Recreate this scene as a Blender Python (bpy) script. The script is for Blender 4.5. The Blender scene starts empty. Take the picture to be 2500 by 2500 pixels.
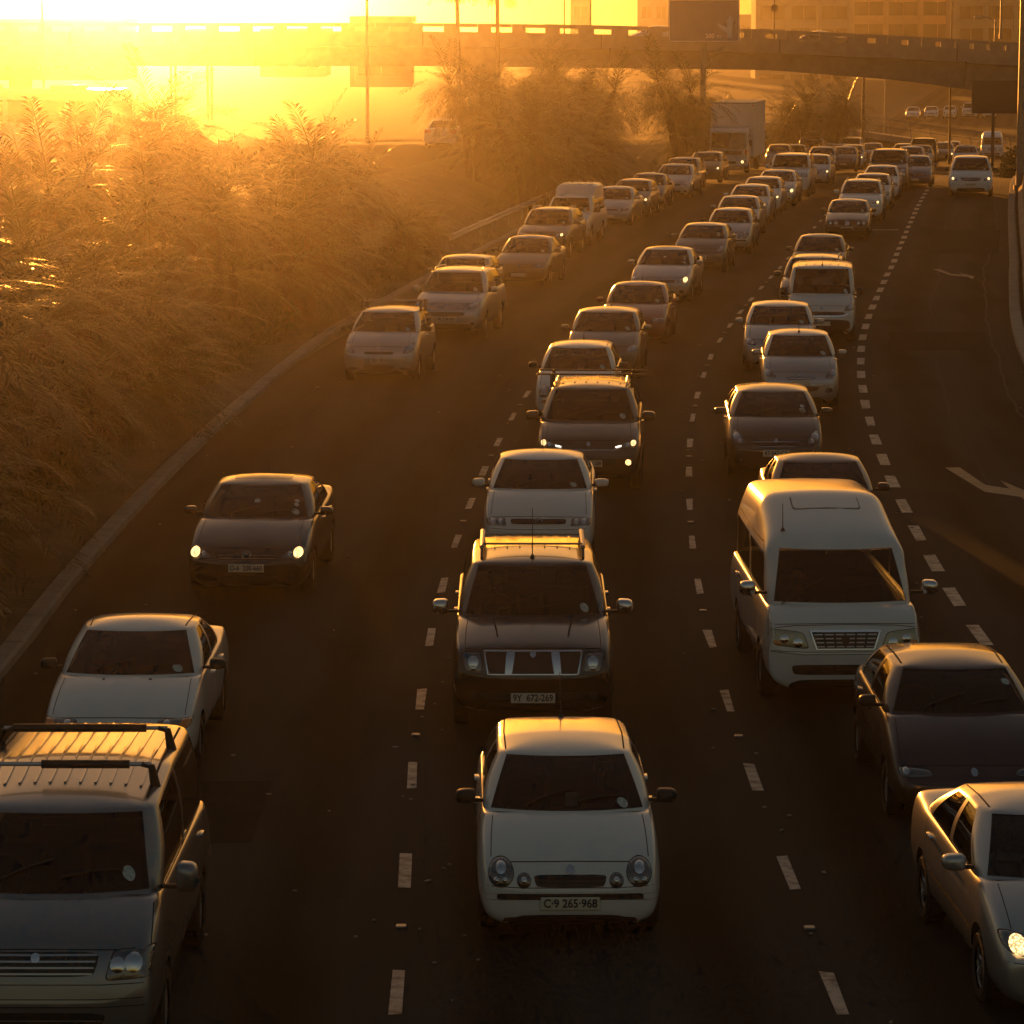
import bpy, bmesh, math, random
from mathutils import Vector, Matrix
from mathutils.bvhtree import BVHTree
R = math.radians
random.seed(7)
scene = bpy.context.scene
COL = scene.collection

# ------------------------------------------------------------------ camera, sky, sun, exposure
F_PX, Y_H = 8500.0, 27.0                       # focal length and horizon row for a 2500 px frame
PITCH = math.atan((1250 - Y_H) / F_PX)
CAM_Z = math.cos(PITCH) / 0.1216               # metres above the carriageway
cam = bpy.data.cameras.new('camera')
cam.sensor_width = 36
cam.lens = 36 * F_PX / 2500
cam.clip_start, cam.clip_end = 0.5, 4000
camo = bpy.data.objects.new('camera', cam)
COL.objects.link(camo)
camo.location = (0, 0, CAM_Z)
camo.rotation_euler = (math.pi / 2 - PITCH, 0, 0)
scene.camera = camo

SUN_AZ, SUN_EL = R(-6.6), R(2.35)               # to the left of the view axis, just above the roofs
world = bpy.data.worlds.new('World')
scene.world = world
world.use_nodes = True
wn, wl = world.node_tree.nodes, world.node_tree.links
bg = wn['Background']
sky = wn.new('ShaderNodeTexSky')
sky.sky_type = 'NISHITA'
sky.sun_disc = False
sky.sun_elevation = SUN_EL
sky.sun_rotation = SUN_AZ
sky.dust_density = 3.0
sky.air_density = 1.2
tint = wn.new('ShaderNodeMix')
tint.data_type = 'RGBA'
tint.blend_type = 'MULTIPLY'
tint.inputs[0].default_value = 1.0
tint.inputs[7].default_value = (1.0, 0.92, 0.85, 1)     # camera white balance set for the warm light
wl.new(sky.outputs[0], tint.inputs[6])
wl.new(tint.outputs[2], bg.inputs[0])
bg.inputs[1].default_value = 0.090

sun = bpy.data.lights.new('sun', 'SUN')
sun.energy = 5.0
sun.angle = R(0.53)
sun.color = (1.0, 0.35, 0.05)
suno = bpy.data.objects.new('sun', sun)
COL.objects.link(suno)
sd = Vector((math.sin(SUN_AZ) * math.cos(SUN_EL), math.cos(SUN_AZ) * math.cos(SUN_EL), math.sin(SUN_EL)))
suno.rotation_euler = sd.to_track_quat('Z', 'Y').to_euler()
suno.location = (-20, 60, 60)
vs = scene.view_settings
vs.view_transform = 'Standard'
vs.look = 'None'
vs.exposure = 0.5
vs.gamma = 1.0
scene.cycles.max_bounces = 5
scene.cycles.diffuse_bounces = 2
scene.cycles.glossy_bounces = 3
scene.cycles.transmission_bounces = 3
scene.cycles.transparent_max_bounces = 12
scene.cycles.use_adaptive_sampling = True
scene.cycles.adaptive_threshold = 0.012
scene.cycles.adaptive_min_samples = 16
scene.cycles.volume_bounces = 0
scene.cycles.sample_clamp_indirect = 4.0
scene.cycles.use_denoising = True

HAZE_DENSITY, HAZE_G = 0.00031, 0.972

# ------------------------------------------------------------------ road geometry
BL = [(-40, 2.9), (0, 2.9), (28.3, 2.73), (32.4, 2.61), (36.5, 2.57), (40.6, 2.54), (44.8, 2.56), (49.1, 2.66), (53.4, 2.80), (57.8, 2.97),
      (62.3, 3.19), (66.9, 3.45), (71.5, 3.76), (76, 4.12), (80.4, 4.52), (84.9, 4.97), (89.3, 5.47), (95, 6.28), (102.6, 7.3),
      (107.1, 7.98), (115.9, 9.2), (126.9, 10.72), (147.5, 13.6), (163.6, 15.98), (172.6, 17.36), (230, 26.2), (290, 35.4), (420, 55.5), (900, 130), (2000, 300)]
def lerp_tab(tab, y):
    if y <= tab[0][0]: return tab[0][1]
    for (a, b), (c, d) in zip(tab, tab[1:]):
        if y <= c: return b + (d - b) * (y - a) / (c - a)
    return tab[-1][1]
def road_x(y):                                  # the line between the middle and right lanes, smoothed
    return sum(lerp_tab(BL, y + k * 3) for k in (-2, -1, 0, 1, 2)) / 5 - (0.02 if 45 < y < 110 else 0)
def slope(y): return (road_x(y + 2) - road_x(y - 2)) / 4
def road_z(y):
    a = max(0.0, y - 162)
    z = -0.033 * (a * a / 24 if a < 12 else a - 6)
    b = max(0.0, y - 300)
    return z + (0.033 * b if b < 60 else 0) if b < 60 else -0.033 * (300 - 168)
KERB = [(-40, -8.9), (45, -8.85), (60, -9.1), (74, -9.35), (88, -9.85), (110, -10.4), (140, -10.9), (260, -10.0), (900, -10)]
def kerb_off(y): return lerp_tab(KERB, y)
RKERB = 7.35

def at(px, py, h=0.0):
    """point seen at photo pixel (px, py) (2500 px frame) that is h metres above the carriageway"""
    u, v = (px - 1250) / F_PX, (1250 - py) / F_PX
    fw, up = math.cos(PITCH) + v * math.sin(PITCH), -math.sin(PITCH) + v * math.cos(PITCH)
    z = 0.0
    for _ in range(30):
        t = (CAM_Z - h - z) / -up
        z = 0.5 * z + 0.5 * road_z(fw * t)
    return Vector((u * t, fw * t, z + h))
def at_depth(px, py, Y):
    u, v = (px - 1250) / F_PX, (1250 - py) / F_PX
    fw, up = math.cos(PITCH) + v * math.sin(PITCH), -math.sin(PITCH) + v * math.cos(PITCH)
    t = Y / fw
    return Vector((u * t, Y, CAM_Z + up * t))

# ------------------------------------------------------------------ materials
MATS = {}
def principled(name, color, rough=0.5, metal=0.0, coat=0.0, spec=0.5, emis=None, estr=0.0, noise=None, bump=None, alpha=None):
    if name in MATS: return MATS[name]
    m = bpy.data.materials.new(name)
    m.use_nodes = True
    nt = m.node_tree
    p = nt.nodes['Principled BSDF']
    p.inputs['Base Color'].default_value = (*color, 1)
    p.inputs['Roughness'].default_value = rough
    p.inputs['Metallic'].default_value = metal
    p.inputs['Specular IOR Level'].default_value = spec
    p.inputs['Coat Weight'].default_value = coat
    p.inputs['Coat Roughness'].default_value = 0.06
    if emis:
        p.inputs['Emission Color'].default_value = (*emis, 1)
        p.inputs['Emission Strength'].default_value = estr
    tc = None
    if noise or bump:
        tc = nt.nodes.new('ShaderNodeTexCoord')
    if noise:                                    # (scale, darker colour, amount, detail)
        sc, c2, amt, det = noise
        n = nt.nodes.new('ShaderNodeTexNoise')
        n.inputs['Scale'].default_value = sc
        n.inputs['Detail'].default_value = det
        n.inputs['Roughness'].default_value = 0.65
        nt.links.new(tc.outputs['Object'], n.inputs['Vector'])
        r = nt.nodes.new('ShaderNodeValToRGB')
        r.color_ramp.elements[0].position = 0.35
        r.color_ramp.elements[1].position = 0.35 + amt
        r.color_ramp.elements[0].color = (*c2, 1)
        r.color_ramp.elements[1].color = (*color, 1)
        nt.links.new(n.outputs['Fac'], r.inputs['Fac'])
        nt.links.new(r.outputs['Color'], p.inputs['Base Color'])
    if bump:
        n = nt.nodes.new('ShaderNodeTexNoise')
        n.inputs['Scale'].default_value = bump[0]
        n.inputs['Detail'].default_value = 6
        nt.links.new(tc.outputs['Object'], n.inputs['Vector'])
        b = nt.nodes.new('ShaderNodeBump')
        b.inputs['Strength'].default_value = bump[1]
        b.inputs['Distance'].default_value = bump[2] if len(bump) > 2 else 0.02
        nt.links.new(n.outputs['Fac'], b.inputs['Height'])
        nt.links.new(b.outputs['Normal'], p.inputs['Normal'])
    MATS[name] = m
    return m

def paint(name, color, metal=0.0, rough=0.32):
    m = principled('paint_' + name, color, rough=rough, metal=metal, coat=1.0)
    if m.node_tree.nodes.get('dust') is None:
        nt = m.node_tree
        p = nt.nodes['Principled BSDF']
        tc = nt.nodes.new('ShaderNodeTexCoord')
        n = nt.nodes.new('ShaderNodeTexNoise'); n.name = 'dust'
        n.inputs['Scale'].default_value = 2.6
        n.inputs['Detail'].default_value = 7
        nt.links.new(tc.outputs['Object'], n.inputs['Vector'])
        r = nt.nodes.new('ShaderNodeMapRange')
        r.inputs[1].default_value, r.inputs[2].default_value = 0.3, 0.75
        r.inputs[3].default_value, r.inputs[4].default_value = 0.03, 0.20
        nt.links.new(n.outputs['Fac'], r.inputs[0])
        nt.links.new(r.outputs[0], p.inputs['Coat Roughness'])
        mx = nt.nodes.new('ShaderNodeMix'); mx.data_type = 'RGBA'
        mx.inputs[6].default_value = (*color, 1)
        mx.inputs[7].default_value = (0.22, 0.19, 0.15, 1)
        r2 = nt.nodes.new('ShaderNodeMapRange')
        r2.inputs[1].default_value, r2.inputs[2].default_value = 0.35, 0.9
        r2.inputs[3].default_value, r2.inputs[4].default_value = 0.0, 0.13
        nt.links.new(n.outputs['Fac'], r2.inputs[0])
        nt.links.new(r2.outputs[0], mx.inputs[0])
        nt.links.new(mx.outputs[2], p.inputs['Base Color'])
    return m

def glass_mat(name, tint_c, rough=0.02):
    if name in MATS: return MATS[name]
    m = bpy.data.materials.new(name); m.use_nodes = True
    nt = m.node_tree
    nt.nodes.remove(nt.nodes['Principled BSDF'])
    out = nt.nodes['Material Output']
    tr = nt.nodes.new('ShaderNodeBsdfTransparent'); tr.inputs[0].default_value = (*tint_c, 1)
    gl = nt.nodes.new('ShaderNodeBsdfGlossy'); gl.inputs['Roughness'].default_value = rough
    gl.inputs[0].default_value = (0.9, 0.9, 0.9, 1)
    fr = nt.nodes.new('ShaderNodeFresnel'); fr.inputs[0].default_value = 1.5
    mx = nt.nodes.new('ShaderNodeMixShader')
    nt.links.new(fr.outputs[0], mx.inputs[0]); nt.links.new(tr.outputs[0], mx.inputs[1]); nt.links.new(gl.outputs[0], mx.inputs[2])
    nt.links.new(mx.outputs[0], out.inputs[0])
    MATS[name] = m
    return m

M_GLASS = glass_mat('window_glass', (0.40, 0.41, 0.37))
M_TINT = glass_mat('tinted_glass', (0.16, 0.16, 0.15))
M_LENS = glass_mat('lamp_lens', (0.85, 0.86, 0.85), 0.05)
M_TRIM = principled('black_plastic', (0.018, 0.018, 0.018), 0.45, bump=(90, 0.15))
M_RUBBER = principled('tyre_rubber', (0.012, 0.012, 0.012), 0.8, bump=(60, 0.3))
M_GAP = principled('panel_gap', (0.01, 0.01, 0.01), 0.9)
M_INT = principled('cabin_trim', (0.03, 0.028, 0.026), 0.8)
M_SEAT = principled('seat_cloth', (0.045, 0.042, 0.045), 0.95, bump=(70, 0.3))
M_CHROME = principled('chrome', (0.72, 0.72, 0.74), 0.12, 1.0)
M_ALLOY = principled('alloy', (0.45, 0.45, 0.46), 0.35, 0.9)
M_REFLECT = principled('lamp_reflector', (0.17, 0.17, 0.175), 0.14, 0.7, coat=1.0, bump=(30, 0.35, 0.01))
M_BULB = principled('lamp_bowl', (0.75, 0.75, 0.75), 0.08, 1.0)
M_LIT = principled('lamp_lit', (1, 0.9, 0.7), 0.3, emis=(1.0, 0.62, 0.24), estr=2.4)
def lit_lamp():
    nt = M_LIT.node_tree; p = nt.nodes['Principled BSDF']
    tc = nt.nodes.new('ShaderNodeTexCoord'); n = nt.nodes.new('ShaderNodeTexVoronoi'); n.inputs['Scale'].default_value = 42
    nt.links.new(tc.outputs['Object'], n.inputs['Vector'])
    r = nt.nodes.new('ShaderNodeMapRange'); r.inputs[1].default_value, r.inputs[2].default_value, r.inputs[3].default_value, r.inputs[4].default_value = 0.0, 0.7, 3.4, 0.5
    nt.links.new(n.outputs['Distance'], r.inputs[0]); nt.links.new(r.outputs[0], p.inputs['Emission Strength'])
    M_LIT.cycles.emission_sampling = 'NONE'
lit_lamp()
M_LED = principled('led_lit', (1, 1, 1), 0.3, emis=(1.0, 0.86, 0.66), estr=2.2)
M_AMBER = principled('amber_lens', (0.75, 0.22, 0.02), 0.15, coat=1.0)
M_REDL = principled('red_lens', (0.45, 0.01, 0.01), 0.15, coat=1.0)
M_PLATE = principled('number_plate', (0.82, 0.79, 0.66), 0.45, noise=(14, (0.62, 0.58, 0.46), 0.4, 4))
M_INK = principled('plate_ink', (0.015, 0.03, 0.05), 0.5)
M_DISC = principled('licence_disc', (0.60, 0.66, 0.62), 0.6, noise=(40, (0.3, 0.36, 0.36), 0.3, 2))
M_PAPER = principled('paper', (0.65, 0.63, 0.58), 0.8)
M_CONC = principled('concrete', (0.34, 0.31, 0.27), 0.85, noise=(1.1, (0.23, 0.20, 0.17), 0.4, 8), bump=(14, 0.4, 0.01))
M_KERB = principled('kerb_concrete', (0.30, 0.27, 0.22), 0.85, noise=(2.3, (0.22, 0.19, 0.15), 0.35, 8), bump=(25, 0.4, 0.01))
M_STEEL = principled('galvanised_steel', (0.33, 0.33, 0.33), 0.45, 0.7, noise=(5, (0.22, 0.21, 0.2), 0.4, 5))
M_DARKSTEEL = principled('dark_steel', (0.06, 0.055, 0.05), 0.6, 0.3)

def asphalt():
    m = principled('asphalt', (0.05, 0.047, 0.043), 0.9, spec=0.05)
    nt = m.node_tree; p = nt.nodes['Principled BSDF']
    tc = nt.nodes.new('ShaderNodeTexCoord')
    mp = nt.nodes.new('ShaderNodeMapping'); mp.inputs['Scale'].default_value = (1.0, 0.10, 1)
    nt.links.new(tc.outputs['Object'], mp.inputs[0])
    n1 = nt.nodes.new('ShaderNodeTexNoise'); n1.inputs['Scale'].default_value = 0.9; n1.inputs['Detail'].default_value = 8
    nt.links.new(mp.outputs[0], n1.inputs['Vector'])
    n2 = nt.nodes.new('ShaderNodeTexNoise'); n2.inputs['Scale'].default_value = 16; n2.inputs['Detail'].default_value = 2
    nt.links.new(tc.outputs['Object'], n2.inputs['Vector'])
    n3 = nt.nodes.new('ShaderNodeTexNoise'); n3.inputs['Scale'].default_value = 0.22; n3.inputs['Detail'].default_value = 5
    nt.links.new(tc.outputs['Object'], n3.inputs['Vector'])
    ad = nt.nodes.new('ShaderNodeMath'); ad.operation = 'MULTIPLY_ADD'
    nt.links.new(n2.outputs['Fac'], ad.inputs[0]); ad.inputs[1].default_value = 0.22
    nt.links.new(n1.outputs['Fac'], ad.inputs[2])
    at_ = nt.nodes.new('ShaderNodeAttribute'); at_.attribute_name = 'lane'
    wv = nt.nodes.new('ShaderNodeMath'); wv.operation = 'MULTIPLY'; nt.links.new(at_.outputs['Fac'], wv.inputs[0]); wv.inputs[1].default_value = 2 * math.pi / 1.83
    cs = nt.nodes.new('ShaderNodeMath'); cs.operation = 'COSINE'; nt.links.new(wv.outputs[0], cs.inputs[0])
    nm_ = nt.nodes.new('ShaderNodeMath'); nm_.operation = 'MULTIPLY_ADD'; nt.links.new(cs.outputs[0], nm_.inputs[0]); nm_.inputs[1].default_value = 0.26
    nt.links.new(ad.outputs[0], nm_.inputs[2]); ad = nm_
    ad2 = nt.nodes.new('ShaderNodeMath'); ad2.operation = 'MULTIPLY_ADD'
    nt.links.new(n3.outputs['Fac'], ad2.inputs[0]); ad2.inputs[1].default_value = 0.5
    nt.links.new(ad.outputs[0], ad2.inputs[2])
    r = nt.nodes.new('ShaderNodeValToRGB')
    r.color_ramp.elements[0].position = 0.50; r.color_ramp.elements[0].color = (0.009, 0.0085, 0.008, 1)
    r.color_ramp.elements[1].position = 0.98; r.color_ramp.elements[1].color = (0.050, 0.045, 0.040, 1)
    nt.links.new(ad2.outputs[0], r.inputs[0])
    nt.links.new(r.outputs[0], p.inputs['Base Color'])
    return m
M_ASPH = asphalt()
M_LINE = principled('road_paint', (0.44, 0.42, 0.38), 0.6, noise=(5, (0.09, 0.085, 0.075), 0.22, 9), bump=(38, 0.4, 0.01))
M_LINE_OLD = principled('worn_road_paint', (0.20, 0.175, 0.11), 0.6, noise=(5, (0.075, 0.07, 0.06), 0.28, 8), bump=(38, 0.4, 0.01))
M_SOIL = principled('verge_soil', (0.10, 0.075, 0.045), 0.95, noise=(0.8, (0.04, 0.042, 0.02), 0.35, 9), bump=(6, 0.8, 0.06))
M_GRASS = principled('dry_grass', (0.10, 0.085, 0.035), 0.9, noise=(3, (0.05, 0.06, 0.02), 0.4, 4))

def leaf_mat(name, col, rough=0.33):
    if name in MATS: return MATS[name]
    m = bpy.data.materials.new(name); m.use_nodes = True
    nt = m.node_tree; p = nt.nodes['Principled BSDF']; out = nt.nodes['Material Output']
    p.inputs['Roughness'].default_value = rough
    tc = nt.nodes.new('ShaderNodeTexCoord')
    n = nt.nodes.new('ShaderNodeTexNoise'); n.inputs['Scale'].default_value = 0.9; n.inputs['Detail'].default_value = 5
    nt.links.new(tc.outputs['Object'], n.inputs['Vector'])
    r = nt.nodes.new('ShaderNodeValToRGB')
    r.color_ramp.elements[0].position = 0.3; r.color_ramp.elements[0].color = (col[0] * 0.55, col[1] * 0.6, col[2] * 0.5, 1)
    r.color_ramp.elements[1].position = 0.72; r.color_ramp.elements[1].color = (col[0] * 1.35, col[1] * 1.2, col[2] * 1.0, 1)
    nt.links.new(n.outputs['Fac'], r.inputs[0]); nt.links.new(r.outputs[0], p.inputs['Base Color'])
    t = nt.nodes.new('ShaderNodeBsdfTranslucent'); nt.links.new(r.outputs[0], t.inputs[0])
    mx = nt.nodes.new('ShaderNodeMixShader'); mx.inputs[0].default_value = 0.35
    nt.links.new(p.outputs[0], mx.inputs[1]); nt.links.new(t.outputs[0], mx.inputs[2]); nt.links.new(mx.outputs[0], out.inputs[0])
    MATS[name] = m
    return m
M_PALM = leaf_mat('palm_leaf', (0.050, 0.060, 0.018))
M_PALM_DRY = leaf_mat('dry_palm_leaf', (0.10, 0.065, 0.028), 0.6)
M_TRUNK = principled('palm_trunk', (0.09, 0.065, 0.04), 0.95, noise=(9, (0.04, 0.03, 0.02), 0.4, 6), bump=(18, 1.0, 0.05))
M_BUSH = leaf_mat('bush_leaf', (0.05, 0.065, 0.025), 0.5)

# ------------------------------------------------------------------ object helpers
def tag(o, label=None, cat=None, group=None, kind=None):
    if label: o['label'] = label
    if cat: o['category'] = cat
    if group: o['group'] = group
    if kind: o['kind'] = kind
    return o
def link(name, data, parent=None, loc=None, rotz=None):
    o = bpy.data.objects.new(name, data)
    COL.objects.link(o)
    if parent: o.parent = parent
    if loc is not None: o.location = loc
    if rotz is not None: o.rotation_euler = (0, 0, rotz)
    return o
def thing(name, label, cat, loc=(0, 0, 0), rotz=0, group=None):
    return tag(link(name, None, None, loc, rotz), label, cat, group)
def mesh(name, verts, faces, mats, midx=None, smooth=False, sharp=None):
    me = bpy.data.meshes.new(name)
    me.from_pydata([tuple(v) for v in verts], [], faces)
    for m in (mats if isinstance(mats, (list, tuple)) else [mats]): me.materials.append(m)
    if midx is not None: me.polygons.foreach_set('material_index', midx)
    if smooth:
        me.polygons.foreach_set('use_smooth', [True] * len(me.polygons))
        if sharp: me.set_sharp_from_angle(angle=R(sharp))
    me.update()
    return me

class MB:
    """collects simple shapes into one mesh"""
    def __init__(s): s.v, s.f = [], []
    def add(s, vs, fs):
        n = len(s.v); s.v += [Vector(v) for v in vs]; s.f += [tuple(i + n for i in f) for f in fs]; return s
    def box(s, c, d, rot=None, bev=0.0):
        x, y, z = d[0] / 2, d[1] / 2, d[2] / 2
        if bev > 0:
            b = min(bev, x * .9, y * .9, z * .9)
            pts, fcs = [], []
            for zz, k in ((-z, b), (-z + b, 0), (z - b, 0), (z, b)):
                xx, yy = x - k, y - k
                q = b if k == 0 else b * 0.6
                pts += [(-xx + q, -yy, zz), (xx - q, -yy, zz), (xx, -yy + q, zz), (xx, yy - q, zz), (xx - q, yy, zz), (-xx + q, yy, zz), (-xx, yy - q, zz), (-xx, -yy + q, zz)]
            for r in range(3):
                for i in range(8):
                    a, b2 = r * 8 + i, r * 8 + (i + 1) % 8
                    fcs.append((a, b2, b2 + 8, a + 8))
            fcs += [tuple(range(7, -1, -1)), tuple(range(24, 32))]
        else:
            pts = [(-x, -y, -z), (x, -y, -z), (x, y, -z), (-x, y, -z), (-x, -y, z), (x, -y, z), (x, y, z), (-x, y, z)]
            fcs = [(0, 3, 2, 1), (4, 5, 6, 7), (0, 1, 5, 4), (1, 2, 6, 5), (2, 3, 7, 6), (3, 0, 4, 7)]
        m = rot.to_matrix() if hasattr(rot, 'to_matrix') else rot
        c = Vector(c)
        return s.add([(m @ Vector(p) if m else Vector(p)) + c for p in pts], fcs)
    def tube(s, pts, r, n=8, cap=True):
        pts = [Vector(p) for p in pts]; rs = r if isinstance(r, (list, tuple)) else [r] * len(pts)
        base = len(s.v); up = Vector((0, 0, 1))
        for i, p in enumerate(pts):
            t = (pts[min(i + 1, len(pts) - 1)] - pts[max(i - 1, 0)]).normalized()
            a = t.cross(up if abs(t.z) < 0.95 else Vector((1, 0, 0))).normalized(); b = t.cross(a)
            for k in range(n):
                an = 2 * math.pi * k / n
                s.v.append(p + (a * math.cos(an) + b * math.sin(an)) * rs[i])
        for i in range(len(pts) - 1):
            for k in range(n):
                a, b = base + i * n + k, base + i * n + (k + 1) % n
                s.f.append((a, b, b + n, a + n))
        if cap:
            s.f.append(tuple(base + k for k in range(n - 1, -1, -1)))
            s.f.append(tuple(base + (len(pts) - 1) * n + k for k in range(n)))
        return s
    def mesh(s, name, mats, smooth=False, sharp=35): return mesh(name, s.v, s.f, mats, None, smooth, sharp)
    def build(s, name, mats, parent=None, smooth=False, loc=None, rotz=None):
        return link(name, s.mesh(name, mats, smooth), parent, loc, rotz)

def text_mesh(txt, size, name, mat, extrude=0.002, bold=0.0, align='CENTER', sx=1.0):
    cu = bpy.data.curves.new(name, 'FONT'); cu.body = txt; cu.size = size; cu.extrude = extrude; cu.offset = bold
    cu.align_x = align; cu.align_y = 'CENTER'; cu.resolution_u = 3
    ob = bpy.data.objects.new(name, cu); COL.objects.link(ob)
    me = bpy.data.meshes.new_from_object(ob.evaluated_get(bpy.context.evaluated_depsgraph_get()))
    bpy.data.objects.remove(ob); bpy.data.curves.remove(cu)
    me.materials.clear(); me.materials.append(mat)
    me.transform(Matrix.Diagonal((sx, 1, 1, 1)) )
    me.name = name
    return me

# ------------------------------------------------------------------ ground, road, markings
def strip(name, f0, f1, zoff, mat, ys, kind=True, nx=1):
    vs, fs = [], []
    for i, y in enumerate(ys):
        a, b = f0(y), f1(y)
        for k in range(nx + 1):
            x = a + (b - a) * k / nx
            vs.append((x, y, road_z(y) + zoff))
    w = nx + 1
    for i in range(len(ys) - 1):
        for k in range(nx):
            fs.append((i * w + k, i * w + k + 1, (i + 1) * w + k + 1, (i + 1) * w + k))
    o = link(name, mesh(name, vs, fs, mat, smooth=True))
    return tag(o, kind='structure') if kind else o
YS = [-60, -30, 0] + list(range(6, 330, 3)) + [340, 360, 400, 480, 600, 900, 1400, 2000]
def left_rise(off):                               # the bank up to the other carriageway
    t = min(1, max(0, (-off - 11.5) / 5.5)); return 1.8 * t * t * (3 - 2 * t)
def make_ground():
    offs = [-600, -250, -120, -60, -40, -30, -24, -20, -17, -16, -15, -14, -13, -12, -11, -10, -9, -5, 0, 5, 8, 12, 20, 40, 90, 200, 420]
    vs, fs = [], []
    rnd = random.Random(3)
    for y in YS:
        for o in offs:
            n = (rnd.random() - 0.5) * 0.12 if o < -11 and o > -17 else 0
            vs.append((road_x(y) + o, y, road_z(y) - 0.06 + left_rise(o) + n + (0.10 if -11 < o < -9.5 else 0)))
    w = len(offs)
    for i in range(len(YS) - 1):
        for k in range(w - 1): fs.append((i * w + k, i * w + k + 1, (i + 1) * w + k + 1, (i + 1) * w + k))
    tag(link('ground', mesh('ground', vs, fs, M_SOIL, smooth=True)), kind='structure')
make_ground()
road = strip('road', lambda y: road_x(y) + kerb_off(y), lambda y: road_x(y) + RKERB, 0.0, M_ASPH, YS, nx=6)
YF = [y for y in YS if 20 <= y < 480]
def lane_attr(o, f=road_x):
    a = o.data.attributes.new('lane', 'FLOAT', 'POINT')
    a.data.foreach_set('value', [v.co.x - f(v.co.y) for v in o.data.vertices])
lane_attr(road)
far_road = strip('opposite_road', lambda y: road_x(y) - 29, lambda y: road_x(y) - 17.5, 1.80 - 0.03, M_ASPH, YF)

def kerb(name, off, width, height, ys, label, mat=M_KERB, seg=2.0):
    t = thing(name, label, 'kerb', (off(ys[0]) , ys[0], 0))
    y = ys[0]
    while y < ys[1]:
        y2 = y + seg - 0.012
        vs = []
        for yy in (y, y2):
            x = off(yy); z = road_z(yy); j = random.uniform(-.006, .006)
            for dx, dz in ((0, -.05), (width, -.05), (width, height * .8), (width - .05, height + j), (.02, height + j), (0, height * .9)):
                vs.append((x + dx - t.location.x, yy - t.location.y, z + dz))
        fs = [(i, (i + 1) % 6, (i + 1) % 6 + 6, i + 6) for i in range(6)] + [(5, 4, 3, 2, 1, 0), (6, 7, 8, 9, 10, 11)]
        link('kerbstone', mesh('kerbstone', vs, fs, mat), t)
        y += seg
    return t
kerb('concrete_kerb', lambda y: road_x(y) + kerb_off(y) - 0.27, 0.27, 0.13, (24, 250), 'pale concrete kerb along the left edge of the road below the palms')
kerb('concrete_kerb', lambda y: road_x(y) + RKERB, 0.30, 0.14, (60, 260), 'concrete kerb on the right of the exit lane')

def quad_on_road(name, pts, mat, parent, z=0.006):
    return link(name, mesh(name, [(x, y, road_z(y) + z) for x, y in pts], [tuple(range(len(pts)))], mat), parent)
def dash_line(off, ys, length, width, name):
    for y in ys:
        pts = []
        for yy, s in ((y, -1), (y, 1), (y + length, 1), (y + length, -1)):
            pts.append((road_x(yy) + off + s * width / 2 + random.uniform(-.012, .012), yy + random.uniform(-.04, .04)))
        if name != 'x': quad_on_road(name, pts, M_LINE, road)
yA = [28.35 + 0.0 + k * 4.22 - .7 for k in range(-1, 36)]
dash_line(-3.66, [28.3 + k * 4.18 - .65 for k in range(-1, 36)], 1.3, 0.105, 'lane_dash')
dash_line(0.0, [28.25 + k * 4.17 - .65 for k in range(-1, 36)], 1.3, 0.105, 'lane_dash')
dash_line(3.56, [45.4 - 1.0 + k * 3.02 for k in range(-4, 60)], 1.55, 0.18, 'exit_lane_dash')
def road_stud(off, ys):
    for y in ys:
        x = road_x(y) + off
        MB().box((0, 0, .01), (.10, .10, .022), bev=.008).build('road_stud', M_STEEL, road, loc=(x, y, road_z(y)))
road_stud(-3.66, [28.3 + k * 8.36 + 2.1 for k in range(-1, 12)])
road_stud(0.0, [28.25 + k * 8.34 + 2.1 for k in range(-1, 12)])
# arrows that lead into the exit lane, worn pale paint
def arrow(px, py, s, mat=M_LINE_OLD):
    p = at(px, py)
    sh = [(-1.05, .9), (-.45, .9), (-.15, -.15), (.62, -.38), (.60, .12), (1.35, -.75), (.80, -1.35), (.72, -.85), (-.42, -.55)]
    sh2 = [(p.x + x * s * .46, p.y + y * s * 2.2) for x, y in sh]
    quad_on_road('lane_arrow', list(reversed(sh2)), mat, road)
arrow(2408, 1178, 1.0); arrow(2324, 667, 0.85)
q0, q1 = at(2130, 562), at(2195, 562)
quad_on_road('lane_dash', [(q0.x, q0.y), (q1.x, q1.y), (q1.x, q1.y + .25), (q0.x, q0.y + .25)], M_LINE, road)
# dark repair seams in the asphalt
def seam(off, y0, y1, w, seed):
    rnd = random.Random(seed); vs, fs = [], []; y = y0; x = 0
    while y < y1:
        x += rnd.uniform(-.05, .05); x *= .96
        xx = road_x(y) + off + x
        vs += [(xx - w / 2, y, road_z(y) + .003), (xx + w / 2, y, road_z(y) + .003)]
        y += rnd.uniform(.4, .9)
    for i in range(len(vs) // 2 - 1): fs.append((2 * i, 2 * i + 1, 2 * i + 3, 2 * i + 2))
    link('tar_seam', mesh('tar_seam', vs, fs, M_GAP), road)
seam(-1.9, 24, 95, .03, 1); seam(5.2, 60, 160, .05, 2); seam(6.7, 70, 170, .06, 4); seam(-6.9, 26, 90, .025, 5); seam(1.75, 30, 120, .022, 6)
M_PATCH = principled('asphalt_patch', (0.021, 0.020, 0.019), 0.9, spec=0.05, noise=(3, (0.014, 0.013, 0.013), .4, 6), bump=(40, .3, .008))
for (o0, o1, ya, yb_) in ((-6.9, -5.2, 33.5, 36.4), (1.2, 2.6, 60.5, 64), (4.2, 6.6, 84, 89), (-3.1, -.6, 96, 103), (4.6, 7.0, 118, 131)):
    quad_on_road('asphalt_patch', [(road_x(ya) + o0, ya), (road_x(ya) + o1, ya + .1), (road_x(yb_) + o1 + .05, yb_), (road_x(yb_) + o0, yb_ - .08)], M_PATCH, road, .0035)
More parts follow.
